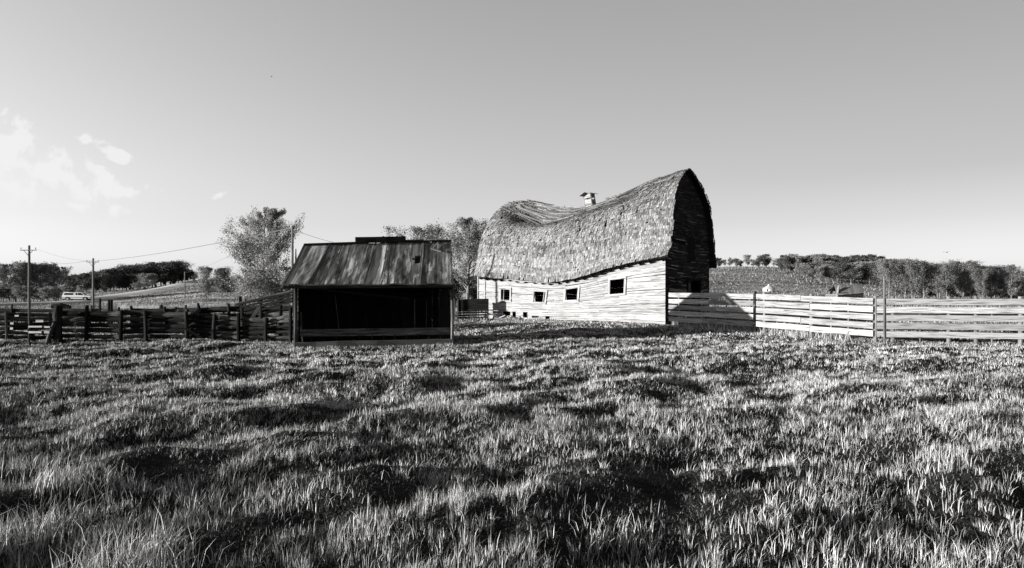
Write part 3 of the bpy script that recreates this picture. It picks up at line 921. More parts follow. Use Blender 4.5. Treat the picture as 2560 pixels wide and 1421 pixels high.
# rear gable
mb = MB()
ge = PG[-3]
def arch_r(z):
    near = ge[:NT]; far_ = ge[NT - 1:][::-1]
    return max(0.02, float(np.interp(z, near[:, 1], near[:, 0]))) if z > near[1, 1] else 0.0, min(BWID, float(np.interp(z, far_[:, 1], far_[:, 0])) if z > far_[1, 1] else BWID)
z = .4
while z < ge[:, 1].max() - .1:
    d0, d1 = arch_r(z + .12)
    if d1 - d0 > .1: mb.beam(bp(BLEN, d0, z + .07), bp(BLEN, d1, z + .07), .03, .138)
    z += .14
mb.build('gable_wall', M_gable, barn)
# doors
mb = MB()
for k in range(5): mb.beam(bp(.10 + .02 * (k % 2), 2.86 + .15 * k, .4), bp(.10, 2.83 + .15 * k, 2.34), .135, .03, up=BL, tone=.5 + .1 * k)
mb.beam(bp(.07, 2.76, 1.9), bp(.07, 3.5, 1.95), .03, .1)
mb.build('door', M_loglit, barn)
mb = MB()
mb.beam(bp(-.04, 2.70, .4), bp(-.04, 2.70, 2.6), .1, .04, up=BL); mb.beam(bp(-.04, 4.56, .4), bp(-.04, 4.56, 2.6), .1, .04, up=BL); mb.beam(bp(-.045, 2.6, 2.56), bp(-.045, 4.66, 2.53), .04, .12)
mb.build('door_frame', M_darkwood, barn)
mb = MB()
for k in range(7): mb.beam(bp(.02, 2.83 + .14 * k, 3.46), bp(.02, 2.83 + .14 * k, 4.59), .135, .03, up=BL)
mb.build('hay_door', M_blackwood, barn)
# cupola on the ridge, tipped over to the left
cu_b = R3(5.33, 1.0)
cz = Matrix.Rotation(R(-9), 4, Vector((0, 1, 0)))
cup = bpy.data.objects.new('cupola', None); COL.objects.link(cup); cup.parent = barn
def cp(x, y, z):
    v = BL * -x + BW_ * y + Vector((0, 0, z)); v = cz @ v
    return cu_b + Vector((0, 0, .0)) + v
mb = MB(); hw = .21
for k in range(7):
    z = .06 + k * .095
    for (a, b_) in (((-hw, -hw), (hw, -hw)), ((hw, -hw), (hw, hw)), ((hw, hw), (-hw, hw)), ((-hw, hw), (-hw, -hw))):
        if k == 4 : continue
        mb.beam(cp(a[0], a[1], z), cp(b_[0], b_[1], z), .02, .088)
for (a, b_) in ((-hw, -hw), (hw, -hw), (hw, hw), (-hw, hw)): mb.beam(cp(a, b_, -.1), cp(a, b_, .68), .05, .05)
mb.build('louvred_box', M_fence, cup)
mb = MB()
for sg_ in (-1, 1):
    n_ = 5
    for k in range(n_):
        y_ = -.36 + .18 * k
        mb.beam(cp(-.0, y_, .80), cp(sg_ * .34, y_, .66), .175, .02, up=(0, 0, 1))
for y_ in (-.26, .26): mb.quad([cp(-.27, y_, .68), cp(.27, y_, .68), cp(0, y_, .78)], [(0, 0), (.5, 0), (.25, .2)], .5)
mb.build('cupola_roof', M_fence, cup)

# ------------------------------------------------------------------ open-fronted shed
shed = thing('shed', 'small dark open-fronted cattle shed with a stained and holed roof', 'shed')
def sp_(a, b_, z): return Vector((SH_A.x + SH_D.x * a + SH_B.x * b_, SH_A.y + SH_D.y * a + SH_B.y * b_, z))
ZG = 0.0
RF = 2.08           # height of the wall plate
# roof plane corners (eave front, ridge) solved from the design sizes
def on_line(px, b_):
    """a along the shed such that the point at b_ lies on the bearing of px"""
    u = (px - 1280) / F; o = SH_A + SH_B * b_
    return (u * o.y - o.x) / (SH_D.x - u * SH_D.y)
RB = SH_W / 2
eL, eR = on_line(707, -.32), on_line(1133, -.32)
rL, rR = on_line(760, RB), on_line(1128, RB)
def zat(py, a, b_): return EYE + (HZ - py) / F * sp_(a, b_, 0).y
zeL, zeR, zrL, zrR = zat(712, eL, -.32), zat(709, eR, -.32), zat(612, rL, RB), zat(602, rR, RB)
def roofp(u, v, back=False, off=0.0):
    """u along 0..1, v eave to ridge 0..1"""
    a = (eL + (eR - eL) * u) * (1 - v) + (rL + (rR - rL) * u) * v
    b_ = -.32 * (1 - v) + RB * v
    z = (zeL + (zeR - zeL) * u) * (1 - v) + (zrL + (zrR - zrL) * u) * v - .05 * math.sin(math.pi * v) + .012 * math.sin(u * 23)
    if back: b_ = SH_W - b_ if v < 1 else b_
    return sp_(a, b_, z + off)
HOLE = (.745, .80, .50, .68)
def slope_sheet(back, off, thick, mat, name, parent, uv_s=1.0, hole=True):
    mb = MB(); nu, nv = 60, 22
    us = [k / nu for k in range(nu + 1)]; vs = [k / nv for k in range(nv + 1)]
    def inhole(u, v):
        if not hole or back: return False
        e = HOLE[0] + .012 * math.sin(v * 60)
        return e < u < HOLE[1] and HOLE[2] < v < HOLE[3]
    wv = lambda u, v: .012 * math.sin(u * 31 + v * 3) + .018 * (float(fbm(np.array([u * 30]), np.array([v * 6]), 3, 81)[0]) - .5) * 2
    bands = [random.random() for _ in range(12)]
    edges = [0, .06, .145, .21, .315, .40, .47, .55, .62, .70, .80, .9, 1.01]
    for i in range(nu):
        tnb = bands[[k for k in range(12) if edges[k] <= us[i] + .005][-1]]
        for j in range(nv):
            if inhole(us[i] + .5 / nu, vs[j] + .5 / nv): continue
            q = [roofp(us[i], vs[j], back, off + wv(us[i], vs[j])), roofp(us[i + 1], vs[j], back, off + wv(us[i + 1], vs[j])), roofp(us[i + 1], vs[j + 1], back, off + wv(us[i + 1], vs[j + 1])), roofp(us[i], vs[j + 1], back, off + wv(us[i], vs[j + 1]))]
            uq = [(vs[j] * 2.3, us[i] * 5), (vs[j] * 2.3, us[i + 1] * 5), (vs[j + 1] * 2.3, us[i + 1] * 5), (vs[j + 1] * 2.3, us[i] * 5)]
            mb.quad(q, uq, tnb)
            mb.quad([x - Vector((0, 0, thick)) for x in q[::-1]], uq[::-1], tnb)
    for i in range(nu):
        q0, q1 = roofp(us[i], 0, back, off + wv(us[i], 0)), roofp(us[i + 1], 0, back, off + wv(us[i + 1], 0))
        mb.quad([q0 - Vector((0, 0, thick)), q1 - Vector((0, 0, thick)), q1, q0], [(0, 0)] * 4, .4)
    for j in range(nv):
        for u in (0, 1):
            q0, q1 = roofp(u, vs[j], back, off + wv(u, vs[j])), roofp(u, vs[j + 1], back, off + wv(u, vs[j + 1]))
            mb.quad([q0 - Vector((0, 0, thick)), q1 - Vector((0, 0, thick)), q1, q0], [(0, 0)] * 4, .4)
    return mb.build(name, mat, parent)
sroof = slope_sheet(False, 0.0, .04, M_felt, 'roof', shed)
slope_sheet(True, 0.0, .04, M_felt, 'back_roof', sroof, hole=False)
for u0, u1, w in ((.135, .165, .05), (.145, .178, .035), (.79, .80, .09), (.455, .47, .03), (.999, .992, .03), (.003, .004, .04)):
    mb = MB()          # battens nailed down the slope
    for k in range(5):
        a = roofp(u0 + (u1 - u0) * k / 5, k / 5, off=.02); b_ = roofp(u0 + (u1 - u0) * (k + 1) / 5, (k + 1) / 5, off=.02)
        mb.beam(a, b_, w, .035, up=(0, -.6, .7), tone=.3 + .4 * (u0 == .79))
    mb.build('batten', M_loglit, sroof)
mb = MB()
n0 = Vector((0, -.6, .7))
for (u0, v0, u1, v1, w) in ((.855, .80, .925, .72, .06), (.865, .78, .905, .92, .035), (.90, 1.0, .995, .97, .05), (.58, 1.0, .80, 1.0, .05), (.84, .97, .86, .93, .04)):
    mb = MB(); mb.beam(roofp(u0, v0, off=.045), roofp(u1, v1, off=.06), w, .03, up=n0, tone=.8); mb.build('loose_board', M_post, sroof)
mb = MB()          # thick ridge plank standing proud
mb.beam(roofp(.335, 1.0, off=.10), roofp(.675, 1.0, off=.10), .26, .20, tone=.4, seg=5, wob=.006)
mb.beam(roofp(0, 1.0, off=.0), roofp(.335, 1.0, off=.0), .16, .07, tone=.5); mb.beam(roofp(.675, 1.0, off=.0), roofp(1, 1.0, off=.0), .16, .07, tone=.5)
mb.build('ridge_cap', M_darkwood, sroof)
mb = MB()          # eave board
mb.beam(roofp(0, 0, off=-.085), roofp(1, 0, off=-.085), .04, .09, tone=.5, seg=6, wob=.008)
mb.build('eave_board', M_darkwood, sroof)
# posts
for a in (0.0, SH_L):
    mb = MB(); mb.tube([sp_(a, 0, -.1), sp_(a + .01, 0, 1.0), sp_(a, 0, RF)], [.06, .055, .05], 8, jit=.1); mb.build('post', M_loglit, shed)
for (a, w) in ((1.37, .03), (.18, .05)):
    mb = MB(); mb.beam(sp_(a - (.1 if w < .04 else 0), .15 if w < .04 else .03, 1.75 if w < .04 else 1.2), sp_(a + .05, .12, .5 if w < .04 else .1), w, w); mb.build('leaning_stick', M_loglit, shed)
for a in (3.95, 4.35, 4.8):
    mb = MB(); mb.beam(sp_(a, .12, .1), sp_(a + .02, .12, 1.6), .035, .03, up=SH_B); mb.build('thin_stud', M_darkwood, shed)
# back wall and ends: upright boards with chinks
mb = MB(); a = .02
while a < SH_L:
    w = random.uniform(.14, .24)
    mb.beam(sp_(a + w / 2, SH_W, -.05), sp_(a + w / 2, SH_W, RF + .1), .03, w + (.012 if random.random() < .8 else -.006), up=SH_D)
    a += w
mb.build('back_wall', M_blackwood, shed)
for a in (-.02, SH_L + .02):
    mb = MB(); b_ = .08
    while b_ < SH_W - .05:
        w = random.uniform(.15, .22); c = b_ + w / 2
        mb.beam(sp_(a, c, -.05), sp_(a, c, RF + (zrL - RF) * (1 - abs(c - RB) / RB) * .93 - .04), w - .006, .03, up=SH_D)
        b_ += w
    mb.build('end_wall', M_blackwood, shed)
# manger and sill across the front
mb = MB(); mb.beam(sp_(.15, .02, .50), sp_(SH_L - .08, .02, .49), .05, .25, tone=.6, seg=6, wob=.006); mb.build('manger_board', M_loglit, shed)
mb = MB(); mb.beam(sp_(.0, -.03, .09), sp_(SH_L + .02, -.03, .10), .16, .23, tone=.5, seg=8, wob=.012); mb.build('sill_log', M_post, shed)
for k in range(12):
    mb = MB(); a = .52 + k * .392 ; mb.beam(sp_(a, 0.0, .18), sp_(a + random.uniform(-.02, .02), 0.0, .40), .028, .03, up=SH_D); mb.build('manger_slat', M_log, shed)
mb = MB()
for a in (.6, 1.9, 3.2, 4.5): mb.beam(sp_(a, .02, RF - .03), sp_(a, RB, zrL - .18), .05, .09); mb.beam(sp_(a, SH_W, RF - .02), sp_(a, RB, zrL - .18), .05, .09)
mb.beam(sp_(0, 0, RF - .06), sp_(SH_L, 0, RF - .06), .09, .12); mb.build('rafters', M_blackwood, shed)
# muck floor inside is the ground

# ------------------------------------------------------------------ pale plank fence on the right (three runs)
def fence_run(label, p0, p1, posts, n_b=5, top0=None, top1=None, bot0=None, bot1=None, seed=1, mat=M_fence):
    random.seed(seed)
    th = thing('plank_fence', label, 'fence', 'runs of plank fence to the right of the barn')
    p0, p1 = Vector(p0), Vector(p1); ax = (p1 - p0); L = ax.length; ax.normalize(); out = Vector((ax.y, -ax.x, 0))
    if out.dot(Vector((0, -1, 0))) < 0: out = -out
    for k in range(n_b):
        h0 = (top0 - bot0) / n_b; h1 = (top1 - bot1) / n_b
        gap = .07
        a0, a1 = bot0 + h0 * (k + .5), bot1 + h1 * (k + .5)
        # two boards meet on a post
        mid = random.choice([.0, .42, .5, .58])
        cuts = [(0, 1)] if mid == 0 else [(0, mid - .0015), (mid + .0015, 1)]
        mb = MB()
        for (c, e) in cuts:
            za, ze = a0 + (a1 - a0) * c + random.uniform(-.012, .012), a0 + (a1 - a0) * e + random.uniform(-.012, .012)
            A = p0 + ax * (L * c) + out * (.045 + .002 * random.random()); B = p0 + ax * (L * e) + out * (.045 + .002 * random.random())
            A.z, B.z = za, ze
            mb.beam(A, B, .038, h0 - gap, h1=h1 - gap, tone=random.random(), seg=6, wob=.006)
        mb.build('board', mat, th)
    for (px, w, kind_) in posts:
        u = (px - 1280) / F; s = (u * p0.y - p0.x) / (ax.x - u * ax.y)
        P_ = p0 + ax * s - out * .075 * (1 if kind_ == 'post' else .9)
        zt = top0 + (top1 - top0) * s / L + (.04 if kind_ == 'post' else -.05)
        zg = g1(P_.x, P_.y)
        mb = MB(); mb.tube([(P_.x, P_.y, zg - .2), (P_.x + .01, P_.y, (zg + zt) / 2), (P_.x, P_.y, zt)], [w * .75, w * .72, w * .68], 9 if kind_ == 'post' else 6, jit=.05)
        mb.build(kind_, M_post, th)
FA, FB, FC, FD = (6.98, 29.6), (9.75, 26.9), (12.45, 22.95), (17.6, 21.9)
def V3(a, z=0): return Vector((a[0], a[1], z))
def zz(py, Y_): return EYE + (HZ - py) / F * Y_
fence_run('grey white plank fence run touching the barn corner with the shed shadow on it', V3(FA), V3(FB), [(1695, .05, 'stake'), (1752, .06, 'post'), (1814, .035, 'stake'), (1873, .085, 'post')],
          top0=zz(731, 29.6), top1=zz(733, 26.9), bot0=zz(805, 29.6), bot1=zz(819, 26.9), seed=3)
FB2 = (9.83, 26.82)
fence_run('middle run of bright plank fence between the dark joint and the thin pole', V3(FB2), V3(FC), [(1908, .08, 'post'), (2025, .09, 'post'), (2075, .04, 'stake'), (2118, .04, 'stake'), (2186, .1, 'post')],
          top0=zz(733, 26.8), top1=zz(743, 22.95), bot0=zz(819, 26.8), bot1=zz(845, 22.95), seed=5)
FC2 = (12.53, 22.92)
fence_run('far right run of plank fence leading out of view past the thin pole', V3(FC2), V3((19.5, 18.93)), [(2232, .09, 'post'), (2372, .09, 'post'), (2440, .08, 'post'), (2552, .09, 'post'), (2300, .03, 'stake'), (2480, .03, 'stake')],
          top0=zz(744, 22.9), top1=zz(746, 18.93), bot0=zz(846, 22.9), bot1=zz(856, 18.93), seed=9)
random.seed(21)
mb = MB()
p = at(1887, 731, 26.9)
for dx in (0,):
    pz = g1(9.79, 26.86); mb.beam((9.79, 26.80, pz), (9.79, 26.80, zz(729, 26.86)), .07, .07, tone=.2)
tag(mb.build('fence_post', M_blackwood), 'dark square post in the gap between two pale fence runs', 'post')
mb = MB(); q = (12.70, 22.74); mb.tube([(q[0], q[1], g1(*q) - .2), (q[0] - .01, q[1], 1.4), (q[0] - .02, q[1], zz(692, 22.86))], [.035, .032, .028], 8)
tag(mb.build('thin_pole', M_pole), 'thin tall weathered pole rising above the right plank fence', 'pole')

# ------------------------------------------------------------------ log corral on the left
def log_fence(label, name, xy, tops, bots, nr, mat, group='log rail fences of the cattle yard', seed=1, ph=.12, r=.09, miss=0, lit=None):
    random.seed(seed)
    th = thing(name, label, 'fence', group)
    for (x, y), zt in zip(xy, tops):
        mb = MB(); zg = g1(x, y)
        lx = random.uniform(-.05, .05)
        mb.tube([(x, y - .05, zg - .2), (x + lx / 2, y - .05, zg + .6), (x + lx, y - .05, zt + ph + random.uniform(-.14, .10))], [r * .8, r * .75, r * .7], 9, jit=.06)
        mb.build('post', M_blackwood if mat is M_log and random.random() < .7 else mat, th)
    for i in range(len(xy) - 1):
        (x0, y0), (x1, y1) = xy[i], xy[i + 1]
        for k in range(nr):
            if random.random() < miss and 0 < k < nr - 1: continue
            q = (k + .5) / nr
            z0 = bots[i] + (tops[i] - bots[i]) * q + random.uniform(-.04, .04); z1 = bots[i + 1] + (tops[i + 1] - bots[i + 1]) * q + random.uniform(-.04, .04)
            rr = (tops[i] - bots[i]) / nr * random.uniform(.34, .47)
            ex = .07
            if random.random() < .14: z0 += random.uniform(-.14, .05)
            n = 6; pts = []
            for j in range(n + 1):
                a = -ex / abs(x1 - x0) + (1 + 2 * ex / abs(x1 - x0)) * j / n
                pts.append((x0 + (x1 - x0) * a, y0 + (y1 - y0) * a + .10 + random.uniform(-.015, .015) + .03 * (i % 2), z0 + (z1 - z0) * a + random.uniform(-.009, .009)))
            mb = MB(); mb.tube(pts, [rr * random.uniform(.92, 1.05) for _ in pts], 8, jit=.06)
            mb.build('rail', lit if (lit and random.random() < .45) else mat, th)
    return th
def fx(px, Y_): return ((px - 1280) / F * Y_, Y_)
xs = [140, 217, 303, 368, 470, 535, 598, 665, 728]; Ys = [24.6, 24.6, 24.6, 24.7, 24.8, 24.9, 24.9, 24.8, 24.6]
log_fence('long front run of dark log rails between the leaning gatepost and the shed', 'log_fence', [fx(a, b_) for a, b_ in zip(xs, Ys)],
          [zz(q, Y_) for q, Y_ in zip([776, 776, 777, 778, 782, 786, 790, 796, 782], Ys)], [zz(850, Y_) for Y_ in Ys], 5, M_log, seed=4, lit=M_loglit)
xs = [-330, -240, -150, -60, 20, 75, 128]; Ys = [23, 23.3, 23.6, 23.8, 24, 24.2, 24.4]
log_fence('silvery log rail fence at the left edge of the yard with pale boards in it', 'log_fence', [fx(a, b_) for a, b_ in zip(xs, Ys)],
          [zz(782, Y_) for Y_ in Ys], [zz(850, Y_) for Y_ in Ys], 6, M_loglit, seed=8, r=.055, ph=.04, lit=M_log)
xs = [330, 415, 500, 575, 655, 735]; Y0 = 31
log_fence('second row of dark log rails standing inside the cattle yard', 'log_fence', [fx(a, Y0) for a in xs],
          [zz(q, Y0) for q in (772, 770, 768, 766, 764, 762)], [zz(830, Y0)] * 6, 4, M_log, seed=12, lit=M_loglit)
xs = [-80, 30, 140, 230, 330, 440, 560, 690]; Y0 = 41
log_fence('rear row of weathered rails at the back of the cattle yard', 'log_fence', [fx(a, Y0) for a in xs],
          [zz(770, Y0)] * 8, [zz(808, Y0)] * 8, 3, M_log, seed=15, r=.07, miss=.1, lit=M_loglit)
random.seed(33)
# cross fence in the middle of the yard
log_fence('short cross run of rails dividing the cattle yard', 'log_fence', [fx(470, 25.4), fx(497, 31), fx(520, 40.5)],
          [zz(784, 25.4), zz(770, 31), zz(770, 40.5)], [zz(845, 25.4), zz(828, 31), zz(808, 40.5)], 4, M_log, seed=17, r=.08)
# massive gatepost
mb = MB(); x, y = fx(146, 24.3); mb.tube([(x - .02, y, -.2), (x, y, .5), (x - .04, y, 1.0), (x + .02, y, zz(764, 24.3))], [.17, .13, .15, .13], 10, jit=.1)
tag(mb.build('gatepost', M_log), 'massive dark gnarled gatepost where the silvery rails meet the log fence', 'post')
mb = MB(); mb.tube([(x - .32, y - .12, -.05), (x - .2, y - .16, .35), (x - .05, y - .15, .75)], [.10, .08, .05], 8, jit=.15)
tag(mb.build('split_log', M_loglit), 'short split pale log leaning against the gatepost', 'log')
mb = MB(); mb.tube([(x - .25, y + .02, zz(767, 24.3)), (x + .1, y, zz(764, 24.3)), (x + .42, y + .02, zz(768, 24.3))], [.07, .08, .06], 8, jit=.1)
tag(mb.build('cap_log', M_log), 'short dark log lying across the top of the gatepost', 'log')
# boards woven into the silvery fence
mb = MB()
for k, (px, py, w, h) in enumerate([(99, 803, 19, 6), (88, 831, 32, 5), (117, 831, 13, 5), (118, 818, 14, 4), (88, 817, 34, 4), (30, 809, 8, 5), (29, 822, 7, 6), (42, 790, 10, 4)]):
    mb = MB(); Yb = 24.05 if px > 50 else 23.95
    a, b_ = at(px - w / 2, py, Yb), at(px + w / 2, py, Yb)
    mb.beam(a, b_, .02, h / F * Yb, tone=.9)
    tag(mb.build('plank', M_plank), ['pale short board high in the silvery rail fence near the gatepost', 'pale long board low in the silvery rail fence', 'pale board stub low beside the gatepost', 'thin pale board stub at mid height beside the gatepost',
        'thin pale board at mid height of the silvery rail fence', 'small pale block between the rails at the left edge, upper', 'small pale block between the rails at the left edge, lower', 'small pale scrap on the upper rails at the left edge'][k], 'plank', 'pale boards stuck in the rail fence')
# boards leaning in the yard
for k, (x0, y0, x1, y1, Yb, w, lab) in enumerate([(598, 845, 648, 768, 26.5, .13, 'long board leaning steeply to the right in front of the inner rails'), (461, 820, 505, 846, 24.5, .08, 'pale pole slanting down to the right against the front log rails'),
        (436, 797, 447, 774, 26, .09, 'short pale board tilted above the top front rail'), (662, 781, 706, 774, 26.2, .05, 'thin pale stick lying over the inner rails near the shed'), (634, 839, 648, 812, 26, .06, 'short stick standing slanted behind the front rails')]):
    mb = MB(); mb.beam(at(x0, y0, Yb), at(x1, y1, Yb + .3), w, .03, up=(0, -1, 0))
    tag(mb.build('leaning_board', M_loglit), lab, 'board')
# loading chute: boarded ramp rising towards the shed
ch = thing('loading_chute', 'dark boarded loading chute sloping up behind the shed corner', 'chute')
mb = MB()
for k, dy in enumerate((0, 7, 14, 22)):
    mb.beam(at(592 + k * 8, 762 + dy, 28), at(731, 731 + dy * 1.05, 27), .04, .085, tone=.0)
mb.build('side_boards', M_blackwood, ch)
mb = MB(); mb.tube([at(588, 762, 28.1), at(660, 746, 27.6), at(734, 727, 27)], [.06, .07, .06], 7, jit=.1); mb.build('top_rail', M_loglit, ch)
for px in (603, 650, 700):
    mb = MB(); Yb = 28 - (px - 592) / 139.; p = at(px, 762 - (px - 592) * .22 - 5, Yb); mb.tube([(p.x, p.y + .1, -.1), (p.x, p.y + .1, p.z)], [.08, .07], 7, jit=.1); mb.build('post', M_log, ch)
mb = MB()
for k in range(9):
    a = at(600 + k * 14, 775 - k * 3.2, 28.6 - k * .1); mb.beam(a, a + Vector((.1, 1.2, 0)), .28, .03)
mb.build('ramp_floor', M_blackwood, ch)
# odd bare posts behind the yard
for k, (px, yt, yb, Y_, r, lab) in enumerate([(249, 746, 772, 36, .06, 'short dark post standing left of the pair behind the yard'), (271, 749, 772, 36, .06, 'left post of the dark pair behind the yard'), (278, 750, 772, 36, .07, 'right post of the dark pair behind the yard'), (402, 763, 776, 33, .09, 'stubby black post at the end of the inner rails'),
        (600, 741, 762, 44, .1, 'dark stump post below the big leafy tree'), (613, 748, 762, 44, .06, 'thin stub beside the dark stump below the tree'), (463, 763, 790, 30, .05, 'pale topped post sticking up inside the yard'), (296, 768, 776, 26, .04, 'small pale stub above the front rails')]):
    mb = MB(); p = at(px, yt, Y_); mb.tube([(p.x, p.y, g1(p.x, p.y) - .1), (p.x + .02, p.y, p.z)], [r * 1.1, r], 7, jit=.1)
    tag(mb.build('old_post', M_log), lab, 'post', 'odd posts about the cattle yard')

# ------------------------------------------------------------------ slatted panel and debris by the barn's left end
pn = thing('cattle_panel', 'dark slatted cattle panel standing against the left end of the barn', 'panel')
mb = MB(); Yp = 34.9
for k in range(8):
    y_ = 752 + k * 6.2
    mb.beam(at(1144, y_, Yp), at(1221, y_ - 2, Yp - .2), .03, (.13 if k < 5 else .10), tone=random.random() * .6)
mb.build('slats', M_log, pn)
for px in (1136, 1144, 1220):
    mb = MB(); p = at(px, 747, Yp - .05); mb.beam((p.x, p.y - .02, g1(p.x, p.y) - .05), p, .07, .05, tone=.6); mb.build('post', M_loglit if px != 1220 else M_log, pn)
for k in range(12):
    mb = MB(); a = at(1212 + k * 7.5 + random.uniform(-6, 6), 790 + random.uniform(-3, 6), 34.95 - k * .06)
    a.z = g1(a.x, a.y) + random.uniform(.05, .55 if k < 5 else .2)
    dv = Vector((random.uniform(.3, .8) * random.choice((-1, 1)), random.uniform(-.2, .2), random.uniform(-.28, .25)))
    mb.beam(a - dv / 2, a + dv / 2, .1, .025, up=(random.uniform(-.5, .5), -.3, 1))
    tag(mb.build('broken_plank', M_plank), 'one of the broken planks heaped at the foot of the barn wall', 'plank', 'broken planks heaped by the barn wall')
mb = MB(); a, b_ = at(1147, 817, 30), at(1192, 811, 31.5); a.z = g1(a.x, a.y) + .14; b_.z = g1(b_.x, b_.y) + .14
mb.beam(a, b_, .09, .04, tone=.9); tag(mb.build('stick', M_plank), 'pale straight board lying in the grass between the shed and barn', 'board')
# bent sticks by the right fence
mb = MB(); c = at(2120, 842, 22.4); g = g1(c.x, c.y)
mb.tube([(c.x - .16, c.y, g), (c.x, c.y, g + .42)], .014, 6); mb.tube([(c.x + .16, c.y, g), (c.x, c.y, g + .42)], .014, 6)
tag(mb.build('stick_tripod', M_plank), 'two pale sticks leaning together in front of the middle fence run', 'sticks')
mb = MB(); c = at(2205, 862, 21.6); g = g1(c.x, c.y)
mb.tube([(c.x - .22, c.y, g + .12), (c.x, c.y, g + .3), (c.x + .14, c.y, g + .26), (c.x + .2, c.y, g)], .013, 6)
tag(mb.build('bent_stick', M_plank), 'bent pale stick arching out of the grass below the thin pole', 'stick')

# ------------------------------------------------------------------ utility poles and wires
def upole(label, px, ytop, Y_, r, arm=True, zg=None, ins=True):
    p = at(px, ytop, Y_); zg = g1(p.x, p.y) if zg is None else zg
    t_ = thing('utility_pole', label, 'utility pole', 'wooden utility poles', (p.x, p.y, zg))
    mb = MB(); mb.tube([(0, 0, -.5), (0, 0, (p.z - zg) / 2), (0, 0, p.z - zg)], [r, r * .85, r * .7], 9); mb.build('pole', M_pole, t_)
    if arm:
        mb = MB(); h = p.z - zg - .45; mb.beam((-.75, -.12, h), (.75, -.12, h), .07, .07); a_ = mb.build('crossarm', M_pole, t_)
        mb = MB(); mb.beam((-.45, -.12, h), (0, -.12, h - .5), .03, .04); mb.beam((.45, -.12, h), (0, -.12, h - .5), .03, .04); mb.build('arm_brace', M_pole, a_)
        for x in (-.68, .68):
            mb = MB(); z0 = h + .06 if x else p.z - zg; mb.tube([(x, -.12 if x else 0, z0), (x, -.12 if x else 0, z0 + .1), (x, -.12 if x else 0, z0 + .2)], [.02, .04, .025], 7); mb.build('insulator', M_insul, t_)
    return p
A_ = upole('tall utility pole with crossarm at the far left in front of the leafy trees', 73, 614, 62, .13)
B_ = upole('utility pole with crossarm standing just right of the pickup truck', 233, 646, 78, .14)
C_ = upole('slim utility pole rising behind the left end of the shed roof', 731, 565, 32.3, .075, arm=False)
D_ = upole('short distant pole standing beside the road on the slope', 462, 680, 118, .13, arm=False)
E_ = upole('far utility pole half hidden among the trees left of the truck', 134, 658, 150, .16)
def wire(label, a, b_, sag, r=.018):
    mb = MB(); pts = []
    for k in range(25):
        q = k / 24; p = Vector(a).lerp(Vector(b_), q); p.z -= sag * 4 * q * (1 - q); pts.append(p)
    mb.tube(pts, r, 5); tag(mb.build('power_line', M_wire), label, 'power line', 'power lines')
wire('power line from the shed pole across the big tree to the pole by the truck', (C_.x, C_.y, C_.z - .1), (B_.x, B_.y, B_.z - .35), .25, .020)
wire('power line from the pole by the truck to the far pole in the trees', (B_.x, B_.y, B_.z - .2), (E_.x, E_.y, E_.z - .1), .2, .026)
wire('faint line between the two crossarm poles at the left', (A_.x + .6, A_.y, A_.z - .3), (B_.x - .6, B_.y, B_.z - .3), .25, .007)
wire('power line dropping right from the shed pole towards the shed ridge', (C_.x, C_.y, C_.z - .15), tuple(at(840, 608, 30)), .05, .010)
wire('faint line crossing the sky from the distant slope pole to the big tree', (D_.x, D_.y, D_.z - .1), tuple(at(600, 627, 60)), .3, .010)

# ------------------------------------------------------------------ pickup truck with a canopy
q, dr = road_pt(203)
Lt = 5.5
ang = math.atan2(dr[1], dr[0])
tr = thing('pickup_truck', 'light two-tone pickup truck with a canopy driving along the gravel road', 'truck', loc=(q[0], q[1] - 1.0, g1(q[0], q[1], False) + .30), rz=R(11))
tr.scale = (.92, .92, .92)
def smoothprof(p): return p
low = [(-2.72, .48), (-2.72, 1.02), (2.05, 1.04), (2.62, .96), (2.72, .80), (2.72, .48), (2.35, .42), (2.30, .62), (2.10, .78), (1.75, .82), (1.42, .76), (1.26, .6), (1.22, .40), (-1.10, .40), (-1.14, .6), (-1.3, .76), (-1.62, .82), (-1.95, .76), (-2.12, .6), (-2.16, .44)]
mb = MB(); mb.prism(low, -.9, .9); body = mb.build('body', M_paint, tr)
mb = MB(); mb.prism([(-2.73, .62), (-2.73, .74), (2.73, .74), (2.73, .62)], -.915, .915); mb.build('body_band', M_paintdark, tr)
cab = [(-.42, 1.02), (-.40, 1.70), (-.28, 1.76), (.75, 1.76), (.95, 1.70), (1.62, 1.06)]
mb = MB()
k = len(mb.v)
def taper(prof, w0, w1, zlo, zhi):
    out = []
    for s_ in (-1, 1):
        for (x, z) in prof: out.append((x, s_ * (w0 + (w1 - w0) * (z - zlo) / (zhi - zlo)), z))
    return out
def add_taper(mb, prof, w0, w1, zlo, zhi):
    k = len(mb.v); n = len(prof); mb.v += taper(prof, w0, w1, zlo, zhi)
    for j in range(n): mb.face((k + j, k + (j + 1) % n, k + n + (j + 1) % n, k + n + j), [(0, 0)] * 4, .5)
    mb.face(tuple(range(k + n - 1, k - 1, -1)), [(0, 0)] * n, .5); mb.face(tuple(range(k + n, k + 2 * n)), [(0, 0)] * n, .5)
add_taper(mb, cab, .88, .72, 1.02, 1.76); mb.build('cab', M_paint, tr)
mb = MB(); add_taper(mb, [(-2.70, 1.02), (-2.42, 1.72), (-2.3, 1.80), (-1.5, 1.80), (-1.35, 1.73), (-.48, 1.70), (-.46, 1.02)], .88, .74, 1.02, 1.8); cn = mb.build('canopy', M_paint, tr)
def side_pane(prof, name, par, m=M_glass, o_=.012):
    mb = MB()
    for s_ in (-1, 1):
        pts = []
        for (x, z) in prof: pts.append(Vector((x, s_ * (.88 - (.16 * (z - 1.02) / .74 if par is tr else .14 * (z - 1.02) / .78) + o_), z)))
        mb.quad(pts if s_ < 0 else pts[::-1])
    return mb.build(name, m, par)
side_pane([(-2.42, 1.16), (-2.24, 1.62), (-.62, 1.60), (-.60, 1.16)], 'side_window', cn)
